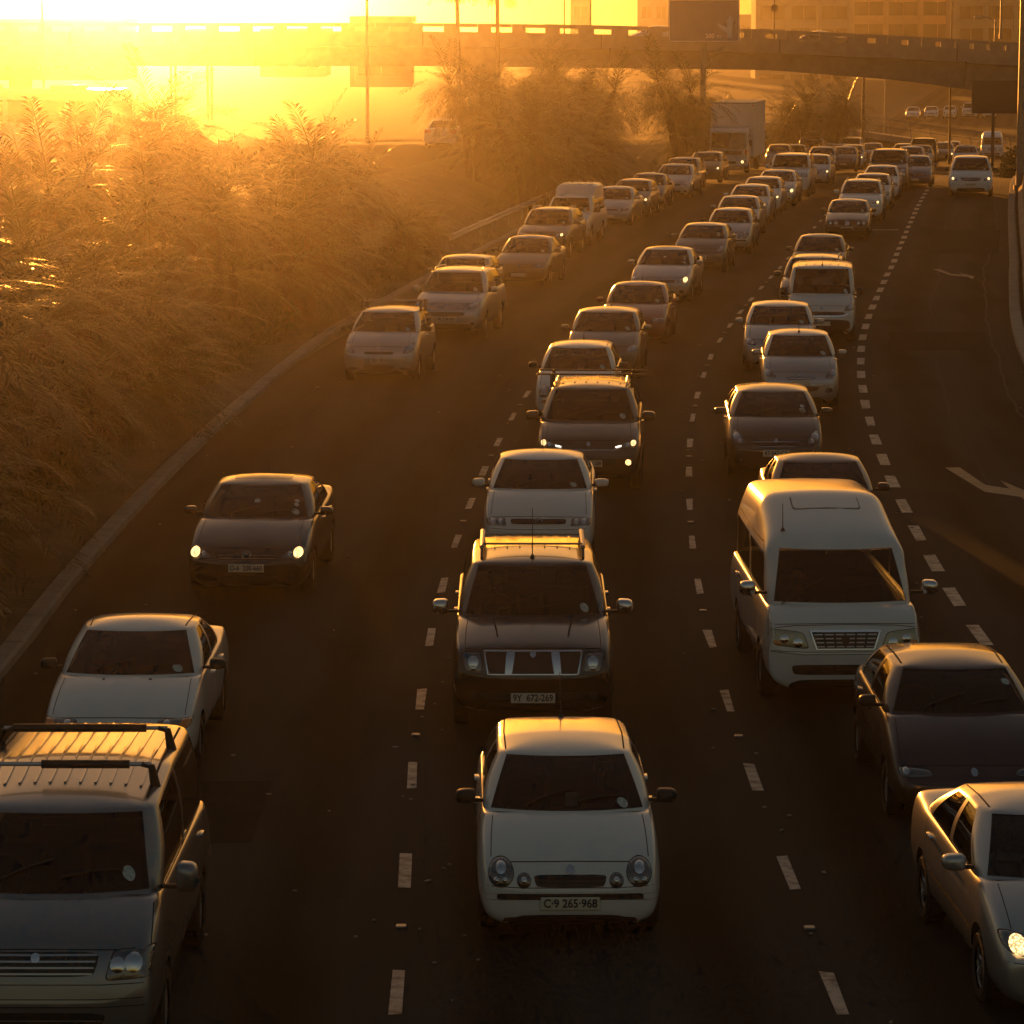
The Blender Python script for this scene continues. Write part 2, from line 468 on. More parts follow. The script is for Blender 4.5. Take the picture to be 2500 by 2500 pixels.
# grit and litter crumbs on the tarmac
def litter():
    mb = MB(); rnd = random.Random(11)
    for _ in range(260):
        y = 26 + 130 * rnd.random() ** 1.6; o = rnd.choice([-8.3, -8.0, -3.66, -3.4, 0, .2, 3.4, 3.7, -5.2, 1.8, 6.9]) + rnd.gauss(0, .35)
        s = rnd.uniform(.012, .035)
        mb.box((road_x(y) + o, y, road_z(y) + .012), (s * rnd.uniform(.7, 2.2), s * rnd.uniform(.7, 2), .012), Matrix.Rotation(rnd.random() * 6, 3, 'Z'))
    tag(mb.build('road_litter', principled('litter', (0.32, 0.28, 0.2), 0.9)), 'crumbs of grit and litter scattered over the dark tarmac', 'litter', kind='stuff')
litter()

# ------------------------------------------------------------------ vehicle builder
# local frame of a vehicle: x to the viewer's right when seen from the front, y from the front bumper (0) to the tail (L), z up
def subdivide(verts, faces, midx, creases, levels=2, cut=None, nm=1):
    bm = bmesh.new()
    vs = [bm.verts.new(v) for v in verts]
    cl = bm.edges.layers.float.new('crease_edge')
    for f, m in zip(faces, midx):
        try:
            fc = bm.faces.new([vs[i] for i in f]); fc.material_index = m
        except ValueError: pass
    bm.verts.index_update()
    for e in bm.edges:
        k = tuple(sorted((e.verts[0].index, e.verts[1].index)))
        if k in creases: e[cl] = creases[k]
    bmesh.ops.recalc_face_normals(bm, faces=bm.faces)
    me = bpy.data.meshes.new('tmp'); bm.to_mesh(me); bm.free()
    for i in range(nm): me.materials.append(M_GAP)
    ob = bpy.data.objects.new('tmp', me); COL.objects.link(ob)
    md = ob.modifiers.new('s', 'SUBSURF'); md.levels = levels; md.render_levels = levels
    cobs = []
    if cut:
        mb = MB()
        for (y, z, r, x0, x1) in cut:
            mb.tube([(x0, y, z), (x1, y, z)], r, 28)
        cm = mb.mesh('cut', [M_GAP] * nm); cm.polygons.foreach_set('material_index', [1] * len(cm.polygons))
        cob = bpy.data.objects.new('cut', cm); COL.objects.link(cob); cobs.append(cob)
        bo = ob.modifiers.new('b', 'BOOLEAN'); bo.operation = 'DIFFERENCE'; bo.object = cob; bo.solver = 'EXACT'
    dg = bpy.context.evaluated_depsgraph_get()
    ev = ob.evaluated_get(dg); em = ev.to_mesh()
    V = [v.co.copy() for v in em.vertices]; Fc = [tuple(p.vertices) for p in em.polygons]; Mi = [p.material_index for p in em.polygons]
    ev.to_mesh_clear()
    bpy.data.objects.remove(ob)
    for c in cobs: bpy.data.objects.remove(c)
    return V, Fc, Mi

def extract(V, Fc, keep):
    mp, vs, fs = {}, [], []
    for f in keep:
        q = []
        for i in Fc[f]:
            if i not in mp: mp[i] = len(vs); vs.append(V[i])
            q.append(mp[i])
        fs.append(tuple(q))
    return vs, fs

def lin(a, b, t): return a + (b - a) * t

class VType:
    """one kind of vehicle: a list of parts (name, mesh, parent index, paint slots) shared by every copy of it"""
    def __init__(s, **k):
        d = dict(L=4.0, W=1.68, H=1.45, zn=.70, zc=.95, zr=1.0, zd=1.0, yc=1.02, yh=1.72, yr=3.42, yb=3.78, wr=.66, zh=None, zrr=None, zb=.19,
                 fa=.80, ra=3.25, rw=.30, nose=.12, tail_deck=False, hump=None, wt=None, hard=.25, bow=.14, blunt=.76, roofcrown=.045, glass_b=False,
                 side_panel=False, zbump=.50, belt=.0, rear_tint=False)
        d.update(k); s.__dict__.update(d)
        s.parts = []; s.W2 = s.W / 2
        if s.zh is None: s.zh = s.H - .05
        if s.zrr is None: s.zrr = s.H - .09
        s.build_body()
    # side curves
    def shoulder(s, y):
        pts = [(0, s.zn - .14), (s.nose, s.zn - .035), (s.yc * .5, lin(s.zn, s.zc, .58)), (s.yc + .1, s.zc - .005), (s.yb, s.zr), (s.L, s.zd if s.tail_deck else s.zr)]
        if s.tail_deck: pts = pts[:-2] + [(s.yb - .2, s.zr), (s.L, s.zd)]
        return lerp_tab(pts, y)
    def add(s, name, me, parent=None, paint_slots=()):
        s.parts.append((name, me, parent, paint_slots)); return len(s.parts) - 1
    def build_body(s):
        W2, L = s.W2, s.L
        st = []      # (y, w, zb, zs, zt, floor)
        n = s.nose
        st.append((0.0, s.blunt, s.zb + .13, s.zbump, s.zbump + .01, None))
        st.append((.03, s.blunt + .11, s.zb + .04, lin(s.zbump, s.zn, .42), lin(s.zbump, s.zn, .46), None))
        st.append((n, .945, s.zb, s.zn - .035, s.zn, None))
        st.append((n + .20, .985, s.zb, s.shoulder(n + .2), s.shoulder(n + .2) + .045, None))
        st.append((lin(n + .2, s.yc, .55), 1.0, s.zb, s.shoulder(lin(n + .2, s.yc, .55)), s.shoulder(lin(n + .2, s.yc, .55)) + .055, None))
        st.append((s.yc - .03, .995, s.zb, s.zc - .01, s.zc + .03, None))
        st.append((s.yc + .10, .99, s.zb, s.zc, s.zc, s.zc - .035))
        st.append((s.yc + .50, .99, s.zb, s.shoulder(s.yc + .5), 0, s.zc - .06))
        st.append((s.yc + .62, .99, s.zb, s.shoulder(s.yc + .62), 0, .50))
        ym = lin(s.yc, s.yb, .62)
        st.append((ym, .995, s.zb, s.shoulder(ym), 0, .50))
        yq = s.yb - .38
        st.append((yq, 1.0, s.zb, s.shoulder(yq), 0, .52))
        st.append((s.yb - .22, .995, s.zb, s.shoulder(s.yb - .2), 0, s.shoulder(s.yb) - .06))
        if s.tail_deck:
            st.append((s.yb + .02, .985, s.zb, s.shoulder(s.yb), s.shoulder(s.yb) + .03, None))
            st.append((lin(s.yb, L, .6), .97, s.zb, s.shoulder(L), s.zd + .03, None))
        else:
            st.append((s.yb - .06, .985, s.zb, s.shoulder(s.yb), s.shoulder(s.yb) + .0, None))
        st.append((L - .08, .93, s.zb + .02, s.shoulder(L) - .04, s.shoulder(L) - .01, None))
        st.append((L - .015, .88, s.zb + .08, s.shoulder(L) - .13, s.shoulder(L) - .12, None))
        st.append((L, .80, s.zb + .14, lin(s.zb, s.shoulder(L), .65), lin(s.zb, s.shoulder(L), .66), None))
        V, Fc, Mi, Cr = [], [], [], {}
        def sec(y, w, zb, zs, zt, fl):
            w *= W2; h = zs - zb
            if fl is None:
                pts = [(0, zb), (.74 * w, zb), (.955 * w, zb + .07 * h / .6), (w, zb + .48 * h), (.985 * w, zb + .80 * h), (.93 * w, zs), (.80 * w, lin(zs, zt, .7)), (.42 * w, zt), (0, zt + .012)]
            else:
                pts = [(0, zb), (.74 * w, zb), (.955 * w, zb + .07 * h / .6), (w, zb + .48 * h), (.985 * w, zb + .80 * h), (.945 * w, zs), (.865 * w, zs + .004), (.82 * w, fl), (0, fl)]
            return [(x, y, z) for x, z in pts]
        K = 16
        for a in st:
            p = sec(*a)
            V += p + [(-x, y, z) for x, y, z in p[7:0:-1]]
        for i in range(len(st) - 1):
            for k in range(K):
                q = (i * K + k, i * K + (k + 1) % K, (i + 1) * K + (k + 1) % K, (i + 1) * K + k)
                j = k if k < 8 else 15 - k
                Fc.append(q)
                inside = (st[i][5] is not None or st[i + 1][5] is not None) and j >= 6 and not (st[i][5] is None and i < 5)
                Mi.append(2 if inside else (3 if j == 0 else 0))
        for i in range(len(st) - 1):
            for k, c in ((5, s.hard), (11, s.hard), (1, .6), (15, .6), (6, .8 if st[i][5] is not None else .1), (10, .8 if st[i][5] is not None else .1)):
                Cr[tuple(sorted((i * K + k, (i + 1) * K + k)))] = c
        for si, ci in ((0, .0), (5, .5), (len(st) - 1, .3)):
            for k in range(K):
                if si == 5 and not (5 <= k <= 11): continue
                Cr[tuple(sorted((si * K + k, si * K + (k + 1) % K)))] = ci
        for i0, rev in ((0, True), ((len(st) - 1) * K, False)):
            cen = {}
            for j in range(2, 6):
                cen[j] = len(V); a = V[i0 + j]; V.append((0, a[1] + (-.012 if rev else .012), a[2]))
            rows = [(i0 + 1, i0, i0 + 15)] + [(i0 + j, cen[j], i0 + 16 - j) for j in range(2, 6)] + [(i0 + 6, None, i0 + 10)]
            for a, b in zip(rows, rows[1:]):
                if b[1] is None:
                    qs = [(a[0], a[1], i0 + 8, i0 + 7), (a[1], a[2], i0 + 9, i0 + 8)]
                    Fc += [(a[0], i0 + 7, i0 + 6), (a[2], i0 + 10, i0 + 9)]; Mi += [0, 0]
                else: qs = [(a[0], a[1], b[1], b[0]), (a[1], a[2], b[2], b[1])]
                Fc += qs; Mi += [0, 0]
        r = s.rw + .055
        cut = [(y, s.rw, r, sx * (W2 - .30), sx * (W2 + .3)) for y in (s.fa, s.ra) for sx in (-1, 1)]
        s.lowV, s.lowF, s.lowM = subdivide(V, Fc, Mi, Cr, 2, cut, 4)
        # greenhouse
        G, GF, GM, GC = [], [], [], {}
        wr, wb = s.wr, W2 * .915
        yB = lin(s.yc, s.yb, .47)
        base = [(0, s.yc - s.bow), (wb * .52, s.yc - s.bow * .72), (wb * .93, s.yc + .08), (wb * 1.0, s.yc + .19), (wb * 1.005, s.yc + .34), (wb * 1.005, yB), (wb * 1.005, yB + .10),
                (wb * .995, s.yb - .42), (wb * .97, s.yb - .10), (wb * .86, s.yb), (wb * .45, s.yb + .045), (0, s.yb + .06)]
        top = [(0, s.yh - .05), (wr * .5, s.yh - .04), (wr * .90, s.yh + .02), (wr * 1.0, s.yh + .09), (wr * 1.02, s.yh + .22), (wr * 1.03, yB + .02), (wr * 1.03, yB + .10),
               (wr * 1.01, s.yr - .20), (wr * .985, s.yr - .07), (wr * .88, s.yr), (wr * .45, s.yr + .03), (0, s.yr + .04)]
        zt = []
        for i, (x, y) in enumerate(top):
            t = (y - s.yh) / (s.yr - s.yh)
            z = lerp_tab([(-.2, s.zh - .02), (0, s.zh), (.28, s.H - .025), (.65, s.H - .03), (1.0, s.zrr), (1.2, s.zrr - .02)], t)
            if s.hump: z = lerp_tab([(-.2, s.zh - .02), (0, s.zh)] + s.hump + [(1.0, s.zrr), (1.2, s.zrr)], t)
            if 3 <= i <= 8: z -= .028
            zt.append(z)
        ROWS = [0, .045, .35, .66, .93, 1.0]
        def P(i, r):
            b = Vector((base[i][0], base[i][1], s.shoulder(base[i][1]) - .012 if i > 2 else s.zc + (.012 if i < 2 else 0)))
            if i >= 9 : b.z = s.shoulder(s.yb) - .01
            t = Vector((top[i][0], top[i][1], zt[i]))
            f = ROWS[r]
            if s.wt and 3 <= i <= 8:
                fw = (s.wt - b.z) / (t.z - b.z)
                f = [0, .045, .45 * fw, .75 * fw, .94 * fw, 1.0][r] if fw < .93 else f
            p = b.lerp(t, f)
            bulge = 4 * f * (1 - f)
            if i <= 2: p.y -= .035 * bulge; p.z += .02 * bulge
            elif 3 <= i <= 8: p.x += .045 * bulge
            else: p.y += .03 * bulge
            if s.wt and 3 <= i <= 8 and r == 4: p.x += .03
            return p
        NR = len(ROWS)
        idx = {}
        for sgn in (1, -1):
            for i in range(12):
                for r in range(NR):
                    if sgn == -1 and i in (0, 11): idx[(-1, i, r)] = idx[(1, i, r)]; continue
                    p = P(i, r); idx[(sgn, i, r)] = len(G); G.append((p.x * sgn, p.y, p.z))
        WIN = {}
        def wid(i, r, sgn):
            if not 1 <= r <= 3: return 0
            if i in (0, 1): return 1
            if i == 4: return 2 if sgn > 0 else 3
            if i == 6: return 0 if s.side_panel else (4 if sgn > 0 else 5)
            if i in (9, 10): return 6
            return 0
        for sgn in (1, -1):
            for i in range(11):
                for r in range(NR - 1):
                    GF.append((idx[(sgn, i, r)], idx[(sgn, i + 1, r)], idx[(sgn, i + 1, r + 1)], idx[(sgn, i, r + 1)])); GM.append(wid(i, r, sgn))
                    if i in (2, 4, 5, 6, 7, 9) or i == 3:
                        GC[tuple(sorted((idx[(sgn, i, r)], idx[(sgn, i, r + 1)])))] = .25 if i in (3,) else .55
                for r, c in ((0, 1.0), (1, .5), (4, .35), (5, .12)):
                    GC[tuple(sorted((idx[(sgn, i, r)], idx[(sgn, i + 1, r)])))] = c
        # roof grid: 6 wide x 5 long
        tr = NR - 1
        rg = {}
        cols = [(1, 3), (1, 2), (1, 1), (1, 0), (-1, 1), (-1, 2), (-1, 3)]
        for a in range(6):
            for b, (sg, fi) in enumerate(cols):
                if a == 0: rg[(a, b)] = idx[(sg, fi, tr)]
                elif a == 5: rg[(a, b)] = idx[(sg, 11 - fi, tr)]
                elif b in (0, 6): rg[(a, b)] = idx[(sg, 3 + a, tr)]
                else:
                    ed = G[idx[(1, 3 + a, tr)]]; fx = [1, .70, .36, 0, -.36, -.70, -1][b]
                    cz = s.roofcrown * (1 - abs(fx) ** 2.2) + .012
                    rg[(a, b)] = len(G); G.append((ed[0] * fx, ed[1] + (-.03 if a == 1 else 0) * (1 - abs(fx)), ed[2] + cz))
        for a in range(5):
            for b in range(6):
                GF.append((rg[(a, b)], rg[(a, b + 1)], rg[(a + 1, b + 1)], rg[(a + 1, b)])); GM.append(0)
        gV, gF, gM = subdivide(G, GF, GM, GC, 2, None, 7)
        # split body and panes
        vs, fs = extract(gV, gF, [i for i, m in enumerate(gM) if m == 0])
        nv = len(s.lowV)
        BV = s.lowV + vs; BF = s.lowF + [tuple(i + nv for i in f) for f in fs]; BM = s.lowM + [0] * len(fs)
        me = mesh('body', BV, BF, [M_TRIM, M_GAP, M_INT, M_TRIM], BM, True, 48)
        s.add('body', me, None, (0,))
        s.bvh = BVHTree.FromPolygons(BV + gV, BF + [tuple(i + len(BV) for i in f) for f in gF])
        s.body_bvh = BVHTree.FromPolygons(BV, BF)
        names = {1: 'windscreen', 2: 'side_window', 3: 'side_window', 4: 'side_window', 5: 'side_window', 6: 'rear_window'}
        for m in range(1, 7):
            ids = [i for i, q in enumerate(gM) if q == m]
            if not ids: continue
            vs, fs = extract(gV, gF, ids)
            pm = mesh(names[m], vs, fs, M_TINT if (s.rear_tint and m >= 4) else M_GLASS, None, True)
            for v in pm.vertices: v.co -= v.normal * .006
            s.add(names[m], pm)
        # black seal round the windscreen and door frames
        for m, nm in ((1, 'windscreen_seal'), (6, 'rear_seal')):
            ids = set(i for i, q in enumerate(gM) if q == m)
            cnt = {}
            for i in ids:
                f = gF[i]
                for a, b in zip(f, f[1:] + f[:1]): cnt.setdefault(tuple(sorted((a, b))), []).append(i)
            mb = MB()
            for (a, b), l in cnt.items():
                if len(l) == 1:
                    cs = sum((gV[j] for j in gF[l[0]]), Vector()) / len(gF[l[0]])
                    pa, pb = gV[a], gV[b]
                    ia, ib = pa.lerp(cs, .22), pb.lerp(cs, .22)
                    nn = (pb - pa).cross(cs - pa).normalized()
                    if (nn.y if m == 6 else -nn.y) < 0: nn = -nn
                    mb.add([pa + nn * .003, pb + nn * .003, ib + nn * .001, ia + nn * .001], [(0, 1, 2, 3)])
            s.add(nm, mb.mesh(nm, M_TRIM))
        # wheels
        for y in (s.fa, s.ra):
            for sx in (-1, 1):
                w = s.add('wheel', *[None] * 1) if False else None
                x0 = sx * (W2 - .12)
                t = MB(); nseg = 26; prof = [(-.09, .60), (-.10, .86), (-.075, .98), (0, 1.0), (.075, .98), (.10, .86), (.09, .60)]
                vs2, fs2 = [], []
                for a in range(nseg):
                    an = 2 * math.pi * a / nseg
                    for dx, rr in prof: vs2.append((x0 + dx, y + math.cos(an) * rr * s.rw, s.rw + math.sin(an) * rr * s.rw))
                m2 = len(prof)
                for a in range(nseg):
                    for k in range(m2 - 1): fs2.append((a * m2 + k, a * m2 + k + 1, ((a + 1) % nseg) * m2 + k + 1, ((a + 1) % nseg) * m2 + k))
                wi = s.add('wheel', mesh('wheel', vs2, fs2, M_RUBBER, None, True, 40))
                mb = MB(); xo = x0 + sx * .075
                mb.tube([(xo - sx * .03, y, s.rw), (xo, y, s.rw)], .055, 12)
                for k in range(5):
                    an = 2 * math.pi * k / 5 + .3
                    c, d = math.cos(an), math.sin(an)
                    mb.box((xo - sx * .02, y + c * .33 * s.rw, s.rw + d * .33 * s.rw), (.022, s.rw * .56, .065), Matrix.Rotation(an, 3, 'X'), bev=.01)
                ring = [(xo - sx * .015, y + math.cos(a) * .60 * s.rw, s.rw + math.sin(a) * .60 * s.rw) for a in [2 * math.pi * q / 24 for q in range(25)]]
                mb.tube(ring, .014, 6, False)
                disc = [(xo - sx * .06, y + math.cos(a) * .58 * s.rw, s.rw + math.sin(a) * .58 * s.rw) for a in [2 * math.pi * q / 20 for q in range(20)]]
                mb.add(disc, [tuple(range(20))])
                s.add('rim', mb.mesh('rim', M_ALLOY, True), wi)
    # ---- projected pieces
    def cast(s, d, a, b, off, bvh=None):
        bvh = bvh or s.bvh
        if d == 'front': o, v = Vector((a, -3, b)), Vector((0, 1, 0))
        elif d == 'back': o, v = Vector((a, s.L + 3, b)), Vector((0, -1, 0))
        elif d == 'top': o, v = Vector((a, b, 4)), Vector((0, 0, -1))
        elif d == 'right': o, v = Vector((4, a, b)), Vector((-1, 0, 0))
        else: o, v = Vector((-4, a, b)), Vector((1, 0, 0))
        h = bvh.ray_cast(o, v)
        if h[0] is None:
            h = bvh.find_nearest(o + v * 3)
            n = h[1] if h[1].dot(v) < 0 else -h[1]
            return Vector(h[0]) + n * off
        n = h[1] if h[1].dot(v) < 0 else -h[1]
        return Vector(h[0]) - v * off * .5 + n * off * .5
    def patch(s, d, c, n=5.0, off=.006, dome=0.0, seg=24, rings=(.45, .8, 1.0), skirt=.02, bvh=None):
        """a panel laid on the bodywork: c = four corners in the view plane, n = squareness"""
        c = [Vector((p[0], p[1])) for p in c]
        def bil(u, v):
            u, v = (u + 1) / 2, (v + 1) / 2
            return c[0] * (1 - u) * (1 - v) + c[1] * u * (1 - v) + c[2] * u * v + c[3] * (1 - u) * v
        q = bil(0, 0); vs = [s.cast(d, q.x, q.y, off + dome, bvh)]; fs = []
        for r in rings:
            for k in range(seg):
                a = 2 * math.pi * k / seg; cs, sn = math.cos(a), math.sin(a)
                u = math.copysign(abs(cs) ** (2 / n), cs) * r; v = math.copysign(abs(sn) ** (2 / n), sn) * r
                q = bil(u, v); vs.append(s.cast(d, q.x, q.y, off + dome * (1 - r * r), bvh))
        for k in range(seg): fs.append((0, 1 + k, 1 + (k + 1) % seg))
        for i in range(len(rings) - 1):
            for k in range(seg):
                a, b = 1 + i * seg + k, 1 + i * seg + (k + 1) % seg
                fs.append((a, a + seg, b + seg, b))
        back = {'front': Vector((0, 1, 0)), 'back': Vector((0, -1, 0)), 'top': Vector((0, 0, -1)), 'right': Vector((-1, 0, 0)), 'left': Vector((1, 0, 0))}[d]
        e = len(vs) - seg
        for k in range(seg): vs.append(vs[e + k] + back * skirt)
        for k in range(seg):
            a, b = e + k, e + (k + 1) % seg
            fs.append((a, a + seg, b + seg, b))
        return vs, fs
    def panel(s, name, d, c, mat, parent=None, n=5.0, off=.006, dome=0.0, mirror=False, seg=24, skirt=.02, rings=(.45, .8, 1.0), sharp=30):
        out = []
        for sg in ((1, -1) if mirror else (1,)):
            cc = [(p[0] * sg, p[1]) for p in c] if d in ('front', 'top', 'back') else c
            vs, fs = s.patch(d if sg == 1 or d in ('front', 'top', 'back') else 'left', cc, n, off, dome, seg, rings, skirt)
            out.append(s.add(name, mesh(name, vs, fs, mat, None, True, sharp), parent))
        return out if mirror else out[0]
    def line(s, d, pts, w=.008, off=.002, steps=8):
        """a narrow gap drawn along pts, as verts and faces"""
        P = []
        for (a, b) in zip(pts, pts[1:]):
            for k in range(steps): P.append((lin(a[0], b[0], k / steps), lin(a[1], b[1], k / steps)))
        P.append(pts[-1])
        vs, fs = [], []
        for i, p in enumerate(P):
            q0, q1 = Vector(P[max(i - 1, 0)]), Vector(P[min(i + 1, len(P) - 1)])
            t = (q1 - q0).normalized(); nn = Vector((-t.y, t.x)) * w / 2
            vs += [s.cast(d, p[0] + nn.x, p[1] + nn.y, off), s.cast(d, p[0] - nn.x, p[1] - nn.y, off)]
        for i in range(len(P) - 1):
            a = 2 * i
            if (vs[a] - vs[a + 2]).length < .6: fs.append((a, a + 1, a + 3, a + 2))
        return vs, fs
    def gaps(s, lst, name='panel_gap', mat=None, w=.007):
        mb = MB()
        for d, pts, mir in lst:
            mb.add(*s.line(d, pts, w))
            if mir:
                if d in ('front', 'top', 'back'): mb.add(*s.line(d, [(-a, b) for a, b in pts], w))
                else: mb.add(*s.line('left' if d == 'right' else 'right', pts, w))
        s.add(name, mb.mesh(name, mat or M_GAP))
    def standard_gaps(s, hood_w=.80, door=True):
        W2 = s.W2; l = []
        l.append(('top', [(hood_w * W2, s.nose + .12), (hood_w * W2 * .99, s.yc * .6), (hood_w * W2 * .97, s.yc - .08)], True))
        l.append(('front', [(0, s.zn + .012), (hood_w * W2 * .7, s.zn + .006), (hood_w * W2, s.zn)], True))
        l.append(('front', [(0, s.zbump + .03), (W2 * .5, s.zbump + .03), (W2 * .93, s.zbump + .05)], True))
        if door:
            yB = lin(s.yc, s.yb, .47) + .05
            for y in (s.yc + .26, yB): l.append(('right', [(y, s.zb + .08), (y, s.shoulder(y) - .03)], True))
            l.append(('right', [(s.ra - s.rw - .03, s.zb + .25), (s.ra - s.rw + .1, .62), (s.yb - .42, s.shoulder(s.yb) - .04)], True))
            l.append(('right', [(s.yc + .26, s.zb + .08), (s.ra - s.rw - .05, s.zb + .08)], True))
        s.gaps(l)
    def handles(s, mat=None):
        for y in (lin(s.yc, s.yb, .42), lin(s.yc, s.yb, .76)):
            z = s.shoulder(y) - .14
            for d in ('right', 'left'):
                vs, fs = s.patch(d, [(y - .10, z - .018), (y + .10, z - .018), (y + .10, z + .018), (y - .10, z + .018)], 3, .03, 0, 14, (.6, 1.0), .035)
                s.add('door_handle', mesh('door_handle', vs, fs, M_TRIM, None, True, 30), 0, (0,) if mat is None else ())
    def mirrors(s, z=None, size=(.20, .10, .14), y=None, painted=True, reach=.10, mat=None):
        size = (size[0] * .88, size[1], size[2] * .9)
        y = y if y is not None else s.yc + .36; z = z or s.shoulder(y) + .08
        for sx in (1, -1):
            mb = MB(); x0 = sx * s.W2 * .93
            cx = sx * (s.W2 + reach - .01)
            w, d, h = size
            V = []; F = []
            for k, (yy, sc) in enumerate(((-d * .55, .55), (-d * .35, .92), (0, 1.0), (d * .5, 1.0))):
                for q in range(14):
                    a = 2 * math.pi * q / 14; cs, sn = math.cos(a), math.sin(a)
                    V.append((cx + math.copysign(abs(cs) ** .55, cs) * w / 2 * sc, y + yy, z + math.copysign(abs(sn) ** .6, sn) * h / 2 * sc * (1 - .12 * (cs * sx))))
            for k in range(3):
                for q in range(14): F.append((k * 14 + q, k * 14 + (q + 1) % 14, (k + 1) * 14 + (q + 1) % 14, (k + 1) * 14 + q))
            F += [tuple(range(13, -1, -1)), tuple(range(42, 56))]
            mi = s.add('wing_mirror', mesh('wing_mirror', V, F, mat or M_TRIM, None, True, 50), None, (0,) if painted else ())
            st = MB().box(((x0 + cx) / 2 - sx * .02, y + .01, z - h * .32), (abs(cx - x0), .05, .035), bev=.012)
            s.add('mirror_arm', st.mesh('mirror_arm', M_TRIM), mi)
    def wipers(s, pairs=((-.45, .05), (.12, .62))):
        for x0, x1 in pairs:
            mb = MB(); P = []
            for k in range(7):
                t = k / 6; P.append(s.cast('top', lin(x0, x1, t) * s.W2, lerp_tab([(0, s.yc - s.bow * .1 + .02), (1, s.yc + .10)], t) + .04 * t, .014))
            mb.tube(P, .008, 5)
            s.add('wiper', mb.mesh('wiper', M_TRIM))
    def disc(s, x=None, f=.16, r=.055, name='licence_disc', mat=None):
        x = x if x is not None else s.wr * .95
        y = lin(s.yc, s.yh, f)
        vs, fs = s.patch('top', [(x - r, y - r * 1.0), (x + r, y - r * 1.0), (x + r, y + r * 1.0), (x - r, y + r * 1.0)], 2, .004, 0, 16, (1.0,), .001)
        s.add(name, mesh(name, vs, fs, mat or M_DISC), 1)
    def lamp(s, c, bulbs, n=4, amber=None, mirror=True, dome=.02, mat=None, inner_n=2.0, lens=True):
        s.lamps = getattr(s, 'lamps', [])
        for sg in ((1, -1) if mirror else (1,)):
            cc = [(x * sg, z) for x, z in c]
            vs, fs = s.patch('front', cc, n, .004, dome, 28)
            li = s.add('headlight', mesh('headlight', vs, fs, mat or M_REFLECT, None, True, 40))
            for bi, b in enumerate(bulbs):
                x, z, r = b[:3]
                vs, fs = s.patch('front', [((x - r) * sg, z - r), ((x + r) * sg, z - r), ((x + r) * sg, z + r), ((x - r) * sg, z + r)], inner_n, .012 + dome, .015, 18, (.5, 1.0), .015)
                me = mesh('lamp', vs, fs, M_BULB, None, True, 40)
                k = s.add('lamp', me, li)
                if bi == 0: s.lamps.append((k, sg))
            if amber:
                vs, fs = s.patch('front', [(x * sg, z) for x, z in amber], 4, .012 + dome * .6, .005, 16, (.6, 1.0), .015)
                s.add('indicator', mesh('indicator', vs, fs, M_AMBER, None, True, 40), li)
            rim = [(lin(sum(p[0] for p in cc) / 4, x, 1.05), lin(sum(p[1] for p in cc) / 4, z, 1.07)) for x, z in cc]
            vs, fs = s.patch('front', rim, n, .0025, 0, 28, (.5, .8, 1.0), .01)
            s.add('lamp_surround', mesh('lamp_surround', vs, fs, M_GAP), li)
    def plate(s, z, txt, w=.46, h=.11, x=0):
        y = min(s.cast('front', x + dx, z + dz, 0).y for dx in (-w / 2, 0, w / 2) for dz in (-h / 2, 0, h / 2)) - .012
        p = s.add('number_plate', MB().box((x, y, z), (w, .012, h), bev=.005).mesh('number_plate', M_PLATE))
        if txt:
            me = text_mesh(txt, h * .92, 'plate_lettering', M_INK, .0015, .002, sx=min(1.0, w * .93 / max(.01, .052 * len(txt) * h / .11 * 1.05)))
            wd = max(v.co.x for v in me.vertices) - min(v.co.x for v in me.vertices)
            k = min(1.25, w * .90 / wd)
            me.transform(Matrix.Translation((x, y - .009, z)) @ Matrix.Rotation(math.pi / 2, 4, 'X') @ Matrix.Diagonal((k, 1, 1, 1)))
            s.add('plate_lettering', me, p)
        return p
    def bars(s, name, d, rows, mat, parent=None, off=.014, n=8, dome=0.0):
        for c in rows:
            vs, fs = s.patch(d, c, n, off, dome, 20, (.6, 1.0), .012)
            s.add(name, mesh(name, vs, fs, mat, None, True, 40), parent)
    def grille(s, c, slats=4, mat=None, n=6, slat_mat=None, t=.010, mirror=False, surround=None):
        g = s.panel('grille', 'front', c, mat or M_TRIM, None, n, .006)
        lo, hi = (c[0], c[1]), (c[3], c[2])
        for k in range(slats):
            f = (k + .5) / slats
            a = (lin(c[0][0], c[3][0], f) * .97, lin(c[0][1], c[3][1], f)); b = (lin(c[1][0], c[2][0], f) * .97, lin(c[1][1], c[2][1], f))
            s.bars('grille_slat', 'front', [[(a[0], a[1] - t), (b[0], b[1] - t), (b[0], b[1] + t), (a[0], a[1] + t)]], slat_mat or M_TRIM, g, .016)
        return g
    def cabin(s, driver_seat=True, wheel=True):
        yS = s.yc + 1.12; sz = s.zc
        def seat(x, y, w, top, head=True):
            mb = MB()
            mb.box((x, y, (.5 + top) / 2), (w, .16, top - .5), Matrix.Rotation(-.2, 3, 'X'), bev=.06)
            mb.box((x, y - .28, .62), (w, .5, .16), bev=.05)
            si = s.add('seat', mb.mesh('seat', M_SEAT, True))
            if head:
                s.add('headrest', MB().box((x, y + .10, top + .10), (.24, .10, .17), Matrix.Rotation(-.15, 3, 'X'), bev=.04).mesh('headrest', M_SEAT, True), si)
        t = s.zc + .16
        for x in (-1, 1): seat(x * s.W2 * .44, yS, s.W2 * .58, t)
        if s.yb - yS > 1.0:
            yR = yS + .88
            seat(0, yR, s.W2 * 1.45, t - .05, False)
            for x in (-1, 1): s.add('headrest', MB().box((x * s.W2 * .44, yR + .1, t + .03), (.24, .09, .14), bev=.035).mesh('headrest', M_SEAT, True), len(s.parts) - 1)
